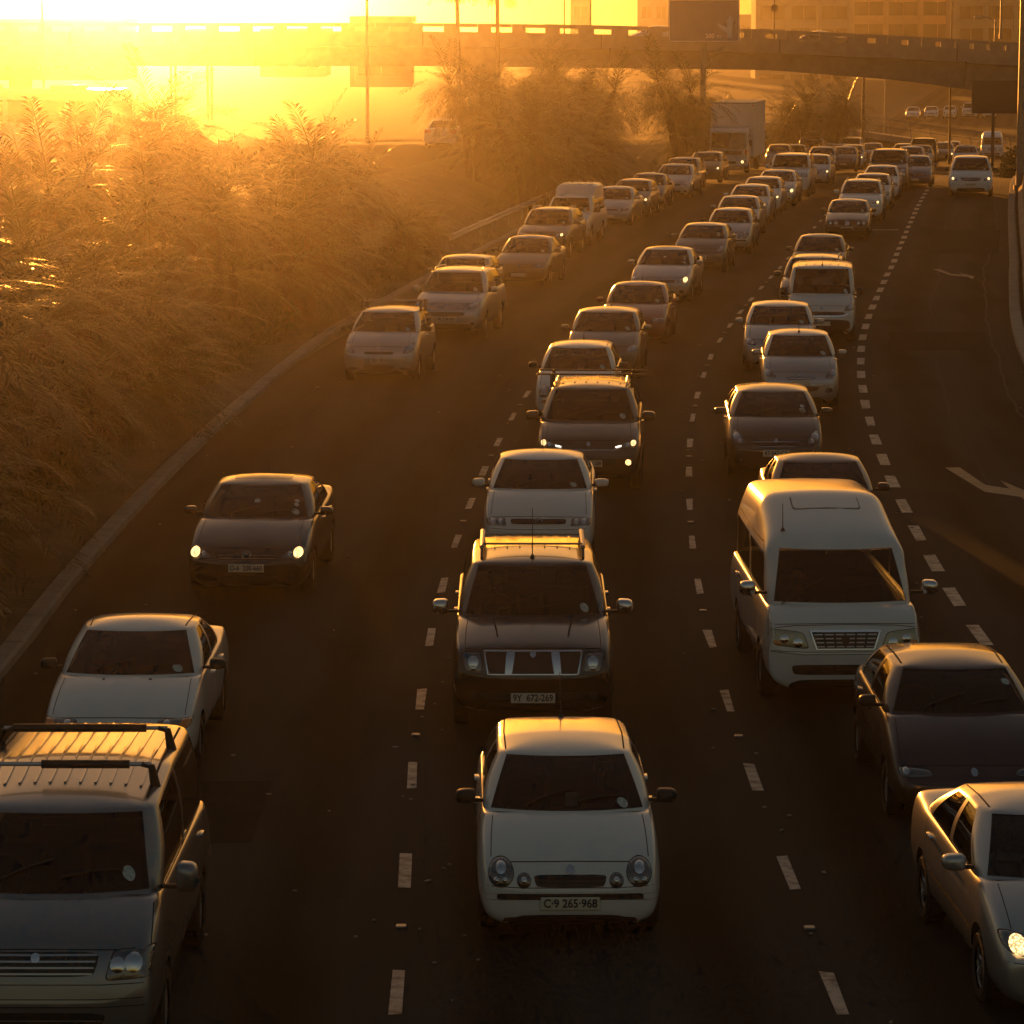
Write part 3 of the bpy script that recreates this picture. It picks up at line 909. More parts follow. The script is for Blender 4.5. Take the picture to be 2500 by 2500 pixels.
        if wheel:
            c = Vector((-s.W2 * .44, s.yc + .60, s.zc + .0)); rm = Matrix.Rotation(R(62), 3, 'X')
            ring = [c + rm @ Vector((math.cos(a) * .185, math.sin(a) * .185, 0)) for a in [2 * math.pi * q / 20 for q in range(21)]]
            mb = MB().tube(ring, .016, 6, False)
            for a in (0.1, math.pi - .1, -math.pi / 2): mb.tube([c, c + rm @ Vector((math.cos(a) * .18, math.sin(a) * .18, 0))], .016, 5)
            mb.tube([c, c + Vector((0, -.25, -.12))], .03, 6)
            s.add('steering_wheel', mb.mesh('steering_wheel', M_TRIM, True))
        s.add('rear_view_mirror', MB().box((0, s.yh - .06, s.zh - .12), (.24, .03, .07), bev=.02).mesh('rear_view_mirror', M_TRIM))
    def roof_rails(s, mat, x=None, h=.055):
        x = x or s.wr * .93
        for sx in (1, -1):
            P = []
            y0, y1 = s.yh + .22, s.yr - .12
            for k in range(11):
                t = k / 10; y = lin(y0, y1, t)
                b = s.cast('top', sx * x, y, 0)
                P.append((sx * x, y, b.z + (h if 0 < k < 10 else .005)))
            s.add('roof_rail', MB().tube(P, .019, 7).mesh('roof_rail', mat, True))
    def roof_bars(s, ys, mat, hz=.10, x=None, over=.0):
        x = x or s.wr * .96
        for y in ys:
            b = s.cast('top', 0, y, 0).z + hz
            mb = MB().box((0, y, b), (2 * x + over, .06, .03), bev=.012)
            k = s.add('roof_bar', mb.mesh('roof_bar', mat))
            for sx in (1, -1):
                e = s.cast('top', sx * x * .98, y, 0).z
                s.add('bar_foot', MB().box((sx * x * .98, y, (e + b) / 2), (.06, .10, b - e + .04), bev=.02).mesh('bar_foot', M_TRIM), k)
    def aerial(s, y=None, h=.42, lean=.35, x=0):
        y = y or s.yr - .18
        b = s.cast('top', x, y, 0)
        mb = MB().tube([b, b + Vector((0, .02, .03))], [.03, .018], 8).tube([b + Vector((0, .02, .03)), b + Vector((0, .02 + h * lean, .03 + h))], [.007, .004], 5)
        s.add('aerial', mb.mesh('aerial', M_TRIM))
    def roof_ribs(s, n, y0=None, y1=None, w=.03, x=None, mat=None):
        x = x or s.wr * .8; y0 = y0 or s.yh + .3; y1 = y1 or s.yr - .1
        for k in range(n):
            xx = lin(-x, x, k / (n - 1))
            vs, fs = s.patch('top', [(xx - w / 2, y0), (xx + w / 2, y0), (xx + w / 2, y1), (xx - w / 2, y1)], 9, .014, 0, 20, (.5, 1.0), .02)
            s.add('roof_rib', mesh('roof_rib', vs, fs, M_TRIM, None, True, 50), 0, (0,) if mat is None else ())
    def tail_lamps(s):
        z = s.shoulder(s.L) - .14
        for sg in (1, -1):
            vs, fs = s.patch('back', [(sg * .50 * s.W2, z - .08), (sg * .9 * s.W2, z - .08), (sg * .9 * s.W2, z + .08), (sg * .5 * s.W2, z + .08)], 5, .008, .01, 16)
            s.add('tail_lamp', mesh('tail_lamp', vs, fs, M_REDL, None, True, 40))

def place(vt, hp, color, name, label, cat, yaw=0.0, lit='', group='vehicles in the traffic jam', ground=None, plate=None, skip=(), D=None):
    """put a copy of vt where the top middle of its windscreen is seen at photo pixel hp"""
    if ground is not None:
        P = at(*ground); phi = math.atan(slope(P.y)) + yaw; org = P
    elif D:
        x = (hp[0] - 1250) / F_PX * D * 1.003; phi = math.atan(slope(D)) + yaw * .35; org = Vector((x - math.sin(phi) * vt.yh, D - vt.yh, 0)); org.z = road_z(org.y)
    else:
        hz = vt.zh - .03
        P = at(hp[0], hp[1], hz); phi = math.atan(slope(P.y)) + yaw * .35
        org = Vector((P.x - math.sin(phi) * (vt.yh - .05), P.y - math.cos(phi) * (vt.yh - .05), 0)); org.z = road_z(org.y)
    root = thing(name, label, cat, org, -phi, group)
    pitch = math.atan(road_z(org.y + 4) - road_z(org.y)) / 4 if org.y > 160 else 0
    obs = []
    for i, (nm, me, par, slots) in enumerate(vt.parts):
        if nm in skip: obs.append(None); continue
        p = root if par is None or obs[par] is None else obs[par]
        o = link(nm, me, p)
        for sl in slots:
            o.material_slots[sl].link = 'OBJECT'; o.material_slots[sl].material = color
        if nm == 'panel_gap': o['kind'] = 'stuff'
        obs.append(o)
    for k, sg in getattr(vt, 'lamps', []):
        if ('B' in lit) or ('R' in lit and sg > 0) or ('L' in lit and sg < 0):
            o = obs[k]; o.material_slots[0].link = 'OBJECT'; o.material_slots[0].material = M_LIT
    return root

# ------------------------------------------------------------------ the kinds of vehicle
def rect(x0, x1, z0, z1, k=0.0): return [(x0 + k, z0), (x1 - k, z0), (x1, z1), (x0, z1)]
def sym(w, z0, z1, k=0.0): return [(-w + k, z0), (w - k, z0), (w, z1), (-w, z1)]
T = {}
# panel van with a roof rack
t = VType(L=4.9, W=1.9, H=1.95, zn=.98, zc=1.24, zr=1.12, yc=.80, yh=1.48, yr=4.55, yb=4.84, wr=.76, zh=1.82, zrr=1.86, zb=.22, fa=.92, ra=3.9, rw=.33, nose=.10, zbump=.60, blunt=.84, bow=.16, rear_tint=True)
g = t.grille(sym(.50, .80, .975, .05), 4, slat_mat=M_ALLOY, t=.007)
t.panel('lower_intake', 'front', sym(.56, .40, .53, .06), M_TRIM)
t.bars('intake_slat', 'front', [sym(.52, .462, .47)], M_STEEL, None)
t.lamp([(.54, .775), (.88, .80), (.90, .995), (.60, .985)], [(.635, .885, .058), (.755, .90, .068)], n=7, dome=.01)
for z in (.74, .57): t.gaps([('front', [(0, z), (.5, z), (.88, z + .02)], True)])
t.standard_gaps(.92); t.handles(); t.mirrors(z=1.34, size=(.20, .14, .26), y=1.02, reach=.14); t.wipers(); t.disc(.63, .20, .05); t.cabin()
t.roof_ribs(11, 1.95, 4.35, .028, .62)
for y in (2.05, 3.35):
    zz = t.cast('top', 0, y, 0).z + .13
    k = t.add('roof_bar', MB().tube([(-.70, y, zz), (.70, y, zz)], .018, 8).mesh('roof_bar', M_ALLOY, True))
    t.add('bar_pad', MB().tube([(-.62, y, zz), (.52, y, zz)] if y > 3 else [(-.20, y, zz), (.52, y, zz)], .036, 10).mesh('bar_pad', M_TRIM, True), k)
    for sx in (1, -1):
        e = t.cast('top', sx * .72, y, 0).z
        t.add('bar_foot', MB().tube([(sx * .62, y, zz), (sx * .70, y, zz - .02), (sx * .73, y + .03, e - .02)], [.022, .03, .045], 8).mesh('bar_foot', M_TRIM, True), k)
t.gaps([('top', [(.70, 1.70), (.71, 3.0), (.70, 4.4)], True)], w=.02)
T['t5'] = t
# nineties saloon
def saloon90(**k):
    d = dict(L=4.38, W=1.69, H=1.40, zn=.67, zc=.93, zr=.96, zd=.98, yc=1.20, yh=1.98, yr=3.02, yb=3.66, wr=.60, zb=.17, fa=.86, ra=3.42, rw=.29, nose=.16, zbump=.47, tail_deck=True, blunt=.80, hard=.4)
    d.update(k); return VType(**d)
t = saloon90()
t.lamp([(.42, .565), (.76, .585), (.79, .675), (.44, .665)], [(.53, .622, .036)], n=6, amber=[(.66, .585), (.76, .592), (.78, .668), (.68, .66)])
t.grille(sym(.30, .575, .64, .02), 2)
t.panel('bumper_strip', 'front', sym(.84, .42, .48), M_TRIM, n=10, seg=40)
t.panel('lower_intake', 'front', sym(.50, .24, .31, .04), M_TRIM)
t.standard_gaps(.84); t.handles(); t.mirrors(painted=False, size=(.21, .10, .13)); t.wipers(); t.disc(.52, .12); t.cabin()
t.panel('washer_jet', 'top', [(.24, 1.0), (.27, 1.0), (.27, 1.03), (.24, 1.03)], M_TRIM, mirror=True)
t.gaps([('top', [(.53, 2.05), (.55, 2.5), (.53, 3.0)], True)], w=.016)
t.plate(.36, None, .42, .10)
T['saloon90'] = t
# modern dark saloon with the lit lamps
def saloon10(**k):
    d = dict(L=4.6, W=1.78, H=1.46, zn=.72, zc=.98, zr=1.02, zd=1.05, yc=1.16, yh=1.96, yr=3.15, yb=3.88, wr=.63, zb=.17, fa=.88, ra=3.5, rw=.31, nose=.15, zbump=.52, tail_deck=True, blunt=.80)
    d.update(k); return VType(**d)
def vw_badge(t, z, r=.062):
    y = t.cast('front', 0, z, 0).y - .02
    ring = [(math.cos(a) * r, y, z + math.sin(a) * r) for a in [2 * math.pi * q / 24 for q in range(25)]]
    b = t.add('badge', MB().tube(ring, .007, 6, False).mesh('badge', M_CHROME, True))
    mb = MB()
    mb.tube([(-.55 * r, y, z + .80 * r), (-.02 * r, y, z + .12 * r), (.02 * r, y, z + .12 * r), (.55 * r, y, z + .80 * r)], .006, 5)
    mb.tube([(-.93 * r, y, z + .25 * r), (-.42 * r, y, z - .85 * r), (0, y, z - .02 * r), (.42 * r, y, z - .85 * r), (.93 * r, y, z + .25 * r)], .006, 5)
    t.add('badge_letters', mb.mesh('badge_letters', M_CHROME, True), b)
t = saloon10()
t.lamp([(.47, .60), (.79, .625), (.82, .715), (.62, .70)], [(.715, .668, .062), (.60, .655, .026)], n=5)
g = t.grille(sym(.44, .575, .655, .03), 2, slat_mat=M_STEEL, t=.004); vw_badge(t, .635)
t.panel('lower_intake', 'front', sym(.44, .27, .36, .05), M_TRIM)
t.panel('fog_lamp', 'front', rect(.56, .68, .30, .38), M_TRIM, mirror=True, n=3)
t.plate(.465, 'O-6  200-660', .50, .11)
t.standard_gaps(.80); t.handles(); t.mirrors(size=(.21, .11, .13)); t.wipers(); t.disc(.56, .16)
t.disc(.56, .34, .035, 'sticker', M_PAPER); t.disc(.56, .44, .035, 'sticker', M_PAPER); t.disc(.0, .34, .045, 'sticker', M_DISC); t.cabin()
t.panel('sunroof', 'top', [(-.42, 2.12), (.42, 2.12), (.42, 2.62), (-.42, 2.62)], M_TINT, n=8, off=.004)
t.aerial(3.0, .05, 1.0)
T['jetta'] = t
def small_hatch(**k):
    d = dict(L=3.78, W=1.69, H=1.53, zn=.80, zc=1.04, zr=1.04, yc=.86, yh=1.60, yr=3.28, yb=3.62, wr=.62, zb=.18, fa=.76, ra=3.22, rw=.29, nose=.13, zbump=.56, blunt=.76)
    d.update(k); return VType(**d)
t = small_hatch()
t.lamp([(.52, .66), (.76, .70), (.78, .90), (.64, .86)], [(.69, .79, .05), (.63, .72, .03)], n=3.5)
t.grille(sym(.34, .64, .70, .03), 1); t.panel('lower_intake', 'front', sym(.36, .30, .42, .05), M_TRIM)
t.panel('fog_recess', 'front', rect(.46, .70, .30, .36), M_TRIM, mirror=True, n=3)
t.plate(.52, 'CBD 15814', .40, .115); t.standard_gaps(.74); t.handles(); t.mirrors(painted=False); t.wipers(); t.disc(.52, .12); t.cabin()
t.roof_bars((2.1, 2.85), M_STEEL, .13, .68, .12)
T['yaris'] = t
def suv(**k):
    d = dict(L=4.52, W=1.82, H=1.68, zn=.92, zc=1.12, zr=1.14, yc=1.04, yh=1.78, yr=3.95, yb=4.38, wr=.66, zb=.25, fa=.88, ra=3.5, rw=.34, nose=.14, zbump=.62, blunt=.78, rear_tint=True)
    d.update(k); return VType(**d)
t = suv()
t.lamp([(.48, .78), (.80, .84), (.83, .98), (.60, .93)], [(.72, .90, .05), (.63, .865, .045)], n=4)
t.grille(sym(.46, .79, .86, .03), 2, slat_mat=M_CHROME, t=.008); t.panel('mouth', 'front', sym(.50, .62, .73, .10), M_TRIM, n=4)
t.panel('skid_plate', 'front', sym(.66, .27, .44, .04), M_TRIM); t.panel('fog_lamp', 'front', rect(.60, .70, .40, .48), M_BULB, mirror=True, n=2)
t.plate(.55, '9B 278-983', .50, .11); t.standard_gaps(.78); t.handles(); t.mirrors(size=(.22, .12, .17)); t.wipers(); t.disc(.56, .12); t.cabin(); t.roof_rails(M_ALLOY)
T['crv'] = t
# supermini with round lamps
t = VType(L=3.9, W=1.65, H=1.47, zn=.74, zc=.99, zr=1.00, yc=1.00, yh=1.70, yr=3.40, yb=3.74, wr=.585, zb=.19, fa=.80, ra=3.26, rw=.29, nose=.13, zbump=.52, blunt=.80, hard=.35)
def ring4(x, z, r): return [(x - r, z - r), (x + r, z - r), (x + r, z + r), (x - r, z + r)]
t.lamp(ring4(.605, .668, .108), [(.605, .70, .045), (.575, .615, .022), (.645, .615, .022)], n=2, dome=.03)
t.lamp(ring4(.405, .608, .060), [(.405, .61, .026)], n=2, dome=.025)
t.lamps = [l for i, l in enumerate(t.lamps) if i < 2]
t.grille(sym(.325, .555, .655, .03), 3); t.panel('bumper_strip', 'front', sym(.80, .445, .50), M_TRIM, n=12, seg=44)
t.plate(.415, 'C·9 265·968', .52, .115)
t.panel('lower_intake', 'front', sym(.58, .20, .29, -.02), M_TRIM, n=8)
t.standard_gaps(.84); t.handles(); t.mirrors(painted=False, size=(.21, .11, .14)); t.wipers(); t.disc(.50, .10, .05); t.cabin(); t.aerial(3.2, .35, .9)
t.add('paper_box', MB().box((.05, 1.42, 1.02), (.12, .10, .11), bev=.01).mesh('paper_box', M_PAPER))
t.gaps([('top', [(.545, 1.80), (.555, 2.5), (.54, 3.35)], True)], w=.014)
T['polo'] = t
# large dark off-roader with V shaped chrome grille
t = VType(L=4.75, W=1.88, H=1.78, zn=1.00, zc=1.17, zr=1.19, yc=1.22, yh=1.92, yr=4.15, yb=4.58, wr=.69, zb=.30, fa=.92, ra=3.75, rw=.38, nose=.12, zbump=.70, blunt=.84, hard=.45, rear_tint=True)
gr = t.panel('grille', 'front', sym(.555, .74, .985, .06), M_TRIM, n=9)
t.bars('grille_bar', 'front', [[(.24, .735), (.32, .735), (.30, .975), (.20, .975)], [(-.32, .735), (-.24, .735), (-.20, .975), (-.30, .975)]], M_CHROME, gr, .03)
t.bars('grille_trim', 'front', [sym(.555, .974, .988), sym(.50, .735, .748), [(.50, .74), (.515, .74), (.56, .985), (.545, .985)], [(-.515, .74), (-.50, .74), (-.545, .985), (-.56, .985)]], M_CHROME, gr, .022)
t.lamp([(.575, .77), (.76, .78), (.80, .965), (.59, .965)], [(.675, .875, .06), (.675, .815, .035)], n=7, dome=.01)
t.panel('lower_intake', 'front', sym(.62, .45, .54, .06), M_TRIM); t.panel('fog_lamp', 'front', ring4(.68, .50, .045), M_BULB, mirror=True, n=2)
t.bars('bumper_lip', 'front', [sym(.82, .305, .325)], M_STEEL, None, .02)
t.plate(.475, '9Y  672-269', .50, .115); t.standard_gaps(.82); t.handles(); t.mirrors(size=(.22, .15, .19), mat=M_CHROME, painted=False, reach=.15); t.wipers(); t.disc(.60, .14, .05); t.cabin()
t.roof_rails(M_TRIM, .60, .075); t.roof_ribs(7, 2.7, 4.0, .02, .45); t.aerial(2.05, .55, .15)
for y in (2.45, 3.25):
    zz = t.cast('top', 0, y, 0).z + .085
    t.add('roof_bar', MB().tube([(-.60, y, zz), (.60, y, zz)], .013, 7).mesh('roof_bar', M_STEEL, True))
for sx in (1, -1): t.add('roof_light', MB().tube([(sx * .60, 2.35, 1.83), (sx * .60, 3.5, 1.85)], [.03, .035], 8).mesh('roof_light', M_ALLOY, True))
t.gaps([('top', [(.40, .45), (.43, .8), (.47, 1.15)], True)], w=.02)
T['pathfinder'] = t
t = saloon10(L=4.38, W=1.70, H=1.45, zn=.71, wr=.60, yc=1.10, yh=1.86, yr=3.05, yb=3.72, hard=.35)
t.lamp([(.48, .60), (.76, .61), (.77, .70), (.50, .70)], [(.67, .655, .036), (.56, .655, .03)], n=8)
t.grille(sym(.42, .625, .69, .02), 3); vw_badge(t, .66, .055); t.plate(.46, 'CA 614-238', .48, .11); t.panel('lower_intake', 'front', sym(.5, .27, .35, .04), M_TRIM)
t.standard_gaps(.83); t.handles(); t.mirrors(size=(.22, .10, .13)); t.wipers(); t.disc(.50, .12, .05); t.cabin(); t.aerial(2.9, .3, .8)
T['white_saloon'] = t
t = suv(zn=.90, W=1.84, H=1.70)
t.lamp([(.40, .76), (.82, .83), (.84, .92), (.58, .86)], [(.76, .865, .042), (.66, .845, .03)], n=4)
t.bars('running_light', 'front', [[(.46, .795), (.56, .815), (.56, .832), (.46, .812)], [(-.56, .815), (-.46, .795), (-.46, .812), (-.56, .832)]], M_LED, None, .04)
t.grille([(-.40, .74), (.40, .74), (.56, .78), (-.56, .78)], 1, slat_mat=M_CHROME, t=.006); t.panel('mouth', 'front', sym(.5, .50, .64, .06), M_TRIM)
t.panel('fog_lamp', 'front', ring4(.68, .56, .05), M_LIT, n=2); t.panel('fog_lamp', 'front', ring4(-.68, .56, .05), M_BULB, n=2)
t.plate(.54, 'CA 802-38', .48, .11); t.bars('bumper_lip', 'front', [sym(.5, .32, .335)], M_STEEL, None)
t.standard_gaps(.78); t.handles(); t.mirrors(size=(.26, .13, .17)); t.wipers(); t.disc(.56, .12, .05); t.cabin(); t.roof_rails(M_ALLOY)
t.roof_bars((2.35, 3.3), M_TRIM, .12, .72, .5); t.roof_ribs(6, 2.2, 3.8, .03, .5)
T['rav'] = t
# high roofed minibus
t = VType(L=4.95, W=1.88, H=2.22, zn=1.00, zc=1.16, zr=1.16, yc=.50, yh=1.12, yr=4.55, yb=4.86, wr=.74, zh=1.80, zrr=2.13, hump=[(.10, 1.99), (.22, 2.15), (.34, 2.22), (.8, 2.20)], wt=1.72, zb=.24, fa=1.0, ra=3.75, rw=.33, nose=.07, zbump=.66, blunt=.88, bow=.15, hard=.4, roofcrown=.05)
g = t.panel('grille', 'front', sym(.40, .72, .925, .07), M_TRIM, n=10)
t.bars('grille_trim', 'front', [sym(.42, .918, .945), sym(.335, .715, .73), [(.325, .715), (.345, .715), (.42, .93), (.40, .93)], [(-.345, .715), (-.325, .715), (-.40, .93), (-.42, .93)]], M_CHROME, g, .02)
for r_ in range(4):
    for c_ in range(6):
        w_ = .345 + .012 * r_; x0 = lin(-w_, w_, c_ / 6) + .012; x1 = lin(-w_, w_, (c_ + 1) / 6) - .012; z0 = .745 + r_ * .046
        t.bars('grille_slat', 'front', [rect(x0, x1, z0, z0 + .014)], M_ALLOY, g, .018)
t.panel('badge', 'front', ring4(0, .83, .05), M_TRIM, n=2, off=.03)
t.lamp([(.43, .73), (.84, .775), (.87, .955), (.50, .915)], [(.56, .80, .055), (.72, .845, .05)], n=6, dome=.012, amber=[(.75, .775), (.84, .785), (.85, .83), (.76, .825)], mat=principled('yellowed_lamp', (.42, .40, .26), .3, .5, coat=1.0, bump=(22, .5, .02)))
t.panel('bumper_intake', 'front', sym(.64, .42, .54, .03), M_TRIM, n=7)
t.gaps([('front', [(0, .66), (.5, .66), (.88, .70)], True), ('front', [(0, 1.0), (.6, .99), (.9, .96)], True)])
t.standard_gaps(.95); t.handles(); t.mirrors(z=1.34, size=(.22, .13, .19), y=.70, mat=M_CHROME, painted=False, reach=.16)
t.wipers(((-.75, -.2), (.0, .55))); t.cabin()
t.panel('roof_hatch', 'top', [(-.42, 1.98), (.42, 1.98), (.42, 2.42), (-.42, 2.42)], M_TRIM, n=10, off=.002)
t.panel('roof_hatch_lid', 'top', [(-.405, 2.0), (.405, 2.0), (.405, 2.40), (-.405, 2.40)], principled('paint_offwhite', (.74, .72, .68), .32, coat=1.0), n=10, off=.012)
t.gaps([('right', [(1.5, 1.78), (3.0, 1.80), (4.4, 1.80)], True), ('right', [(1.45, .40), (1.45, 1.14)], True), ('right', [(1.35, 1.02), (4.6, 1.02)], True)], w=.02)
t.aerial(1.4, .3, .1, -.6)
T['quantum'] = t
t = saloon90(W=1.70, H=1.42, hard=.2)
t.lamp([(.46, .58), (.75, .59), (.77, .67), (.48, .67)], [(.6, .63, .03)], n=6); t.grille(sym(.35, .585, .645), 2)
t.plate(.38, None, .44, .10); t.standard_gaps(.8); t.handles(); t.mirrors(); t.wipers(); t.disc(.52, .12); t.cabin(); t.aerial(2.9, .2, 1); t.tail_lamps()
T['plain_saloon'] = t
# dark one-box hatchback with a broad bonnet
t = small_hatch(L=3.9, W=1.68, H=1.44, zn=.62, zc=.98, yc=1.0, yh=1.62, yr=3.1, yb=3.55, wr=.58, zbump=.44, hard=.1, nose=.2)
t.lamp([(.40, .545), (.74, .535), (.75, .615), (.46, .60)], [(.68, .58, .03)], n=4, amber=None); t.panel('lower_intake', 'front', sym(.5, .28, .36), M_TRIM)
t.standard_gaps(.86); t.handles(); t.mirrors(painted=False); t.wipers(); t.disc(.50, .60, .045); t.cabin(); t.gaps([('top', [(.53, 1.75), (.54, 2.4), (.53, 3.0)], True)], w=.018)
T['mpv'] = t
t = small_hatch(L=4.0, W=1.72, H=1.46, zn=.74, zc=1.0, yc=.98, yh=1.76, yr=3.3, yb=3.72, wr=.60, zbump=.53, nose=.17)
t.lamp([(.52, .62), (.76, .68), (.74, .86), (.62, .80)], [(.69, .755, .05), (.63, .69, .03)], n=3)
g = t.grille([(-.36, .60), (.36, .60), (.42, .675), (-.42, .675)], 2); t.bars('grille_trim', 'front', [sym(.42, .668, .678), sym(.36, .598, .606)], M_CHROME, g, .02)
t.plate(.49, '47·347-CA', .46, .115); t.panel('fog_lamp', 'front', ring4(.60, .36, .045), M_BULB, mirror=True, n=2); t.panel('lower_intake', 'front', sym(.48, .26, .35), M_TRIM)
t.standard_gaps(.78); t.handles(); t.mirrors(size=(.24, .11, .14)); t.wipers(); t.disc(.50, .20); t.disc(.50, .34, .04, 'sticker', M_PAPER); t.cabin()
T['rio'] = t
t = small_hatch(L=3.6, W=1.62, H=1.52, wr=.58, yc=.80, yh=1.50, yr=3.0, yb=3.42, fa=.72, ra=3.05)
t.lamp([(.48, .68), (.70, .72), (.73, .88), (.60, .85)], [(.66, .79, .05)], n=3); t.grille(sym(.32, .66, .71, .03), 1, slat_mat=M_CHROME)
t.panel('mouth', 'front', sym(.42, .42, .53, .10), M_TRIM, n=4); t.panel('fog_lamp', 'front', rect(.50, .66, .40, .50), M_BULB, mirror=True, n=3)
t.plate(.60, None, .40, .10); t.standard_gaps(.76); t.handles(); t.mirrors(size=(.2, .1, .13)); t.wipers(); t.disc(.48, .12); t.cabin(); t.aerial(1.62, .4, .3)
T['i10'] = t
t = small_hatch(L=3.9, W=1.68, H=1.47, zn=.75, zc=1.0, yc=.96, yh=1.66)
t.lamp([(.50, .63), (.75, .66), (.77, .80), (.58, .77)], [(.68, .72, .045), (.60, .69, .03)], n=3.5); t.grille(sym(.36, .62, .69, .02), 2)
t.plate(.50, None, .44, .11); t.panel('lower_intake', 'front', sym(.45, .28, .38, .04), M_TRIM); t.standard_gaps(.8); t.handles(); t.mirrors(); t.wipers(); t.disc(.50, .12); t.cabin(); t.aerial(3.1, .25, .9); t.tail_lamps()
T['hatch'] = t
t = VType(L=4.4, W=1.72, H=1.86, zn=.92, zc=1.14, zr=1.1, yc=.72, yh=1.36, yr=4.05, yb=4.34, wr=.72, zb=.22, fa=.8, ra=3.5, rw=.30, nose=.12, zbump=.62, blunt=.84, side_panel=True)
t.lamp([(.56, .80), (.80, .83), (.82, .98), (.66, .95)], [(.72, .90, .05)], n=4); t.panel('mouth', 'front', sym(.62, .70, .79, .05), M_TRIM, n=4); t.bars('grille_trim', 'front', [[(-.5, .66), (.5, .66), (.72, .75), (-.72, .75)]], M_CHROME, None, .004)
t.panel('lower_intake', 'front', sym(.74, .25, .60, .04), M_TRIM); t.plate(.50, None, .48, .11); t.standard_gaps(.86); t.handles(); t.mirrors(size=(.2, .13, .22), painted=False); t.wipers(); t.disc(.60, .12, .05); t.cabin(); t.roof_ribs(7, 1.7, 4.0, .03, .6); t.aerial(1.5, .22, .5)
T['nv'] = t
t = saloon90(L=4.3, W=1.65, H=1.38, zn=.72, zc=.94, hard=.6, blunt=.88, nose=.09, wr=.61, yc=1.28, yh=2.0)
for cx in (.40, .59): t.lamp(ring4(cx, .635, .072), [(cx, .635, .045)], n=2, dome=.02)
g = t.panel('grille', 'front', sym(.73, .55, .70), M_TRIM, n=10, off=.003); t.bars('grille_trim', 'front', [rect(-.07, -.01, .56, .70), rect(.01, .07, .56, .70)], M_CHROME, g, .012)
t.plate(.44, None, .44, .11); t.panel('bumper_strip', 'front', sym(.80, .36, .50), M_TRIM, n=12, off=.02); t.standard_gaps(.9); t.handles(); t.mirrors(); t.wipers(); t.cabin(); t.disc(.5, .1)
T['e30'] = t
t = suv(H=1.60, W=1.80, zn=.86, zc=1.06, zr=1.08, yc=1.2, yh=1.95)
t.lamp([(.44, .75), (.78, .77), (.80, .86), (.48, .84)], [(.68, .805, .045), (.54, .795, .04)], n=5); g = t.panel('grille', 'front', sym(.26, .68, .83), M_TRIM, n=5)
t.bars('grille_slat', 'front', [rect(-.012 + k * .05, .0 + k * .05, .70, .82) for k in range(-4, 6)], M_STEEL, g); t.plate(.54, None, .46, .11); t.panel('mouth', 'front', sym(.55, .40, .48), M_TRIM)
t.standard_gaps(.78); t.handles(); t.mirrors(size=(.24, .12, .16)); t.wipers(); t.disc(.55, .12); t.cabin(); t.roof_rails(M_ALLOY)
T['crossover'] = t
t = suv(L=4.7, W=1.92, H=1.86, zn=1.04, zc=1.22, zr=1.22, yc=1.05, yh=1.65, yr=4.2, yb=4.6, wr=.75, hard=.5, blunt=.86, zbump=.74)
t.lamp([(.52, .86), (.82, .88), (.85, 1.02), (.55, 1.01)], [(.74, .95, .05), (.63, .94, .045)], n=7); t.grille(sym(.48, .86, .99, .02), 3, slat_mat=M_STEEL); t.plate(.62, None, .48, .11); t.panel('mouth', 'front', sym(.6, .46, .55), M_TRIM)
t.standard_gaps(.82); t.handles(); t.mirrors(size=(.22, .15, .2)); t.wipers(); t.disc(.6, .12); t.cabin(); t.roof_rails(M_TRIM)
T['big_suv'] = t
t = VType(L=4.8, W=1.99, H=1.75, zn=.84, zc=1.10, zr=1.1, yc=.95, yh=1.78, yr=4.2, yb=4.66, wr=.70, zb=.22, fa=.9, ra=3.9, rw=.33, nose=.16, zbump=.60, blunt=.78)
t.lamp([(.56, .72), (.86, .75), (.86, .88), (.62, .86)], [(.78, .81, .055), (.67, .80, .05)], n=4); t.grille([(-.36, .70), (.36, .70), (.50, .86), (-.50, .86)], 3, n=4, slat_mat=M_CHROME, t=.006)
t.plate(.56, 'CA 806-574', .46, .11); t.panel('lower_intake', 'front', sym(.62, .30, .42), M_TRIM); t.standard_gaps(.78); t.handles(); t.mirrors(painted=False, size=(.24, .13, .18)); t.wipers(); t.disc(.6, .1); t.cabin()
T['people_carrier'] = t
# pick-up with a raised ribbed canopy behind the cab
t = suv(L=4.9, W=1.75, H=1.70, zn=.94, zc=1.12, zr=1.12, yc=1.15, yh=1.72, yr=4.4, yb=4.75, wr=.66, hard=.5, blunt=.86, zbump=.66)
t.lamp([(.50, .78), (.76, .78), (.78, .92), (.52, .92)], [(.66, .86, .04)], n=8); t.grille(sym(.46, .79, .91), 3); t.plate(.6, None, .46, .11); t.panel('bumper_strip', 'front', sym(.84, .50, .66), M_CHROME, n=9, off=.03)
for sx in (1, -1): t.add('bull_bar', MB().tube([(sx * .30, -.06, .5), (sx * .32, -.10, .8), (sx * .62, -.10, .98), (sx * .78, -.05, .86), (sx * .78, -.03, .6)], .03, 8).mesh('bull_bar', M_STEEL, True))
t.standard_gaps(.84); t.mirrors(painted=False, size=(.22, .13, .2)); t.wipers(); t.disc(.55, .12); t.cabin()
mb = MB(); V_ = []; F_ = []
prof = [(2.35, 1.62, .66), (2.62, 1.90, .70), (2.85, 2.02, .70), (4.35, 2.04, .70), (4.7, 1.95, .68), (4.78, 1.40, .70)]
for (y, z, w) in prof: V_ += [(-w - .04, y, 1.5), (-w, y, z - .08), (-w + .1, y, z), (w - .1, y, z), (w, y, z - .08), (w + .04, y, 1.5)]
for i in range(len(prof) - 1): F_ += [(i * 6 + k, i * 6 + k + 1, i * 6 + k + 7, i * 6 + k + 6) for k in range(5)]
c = t.add('canopy', mesh('canopy', V_, F_, M_TRIM, None, True, 30), None, (0,))
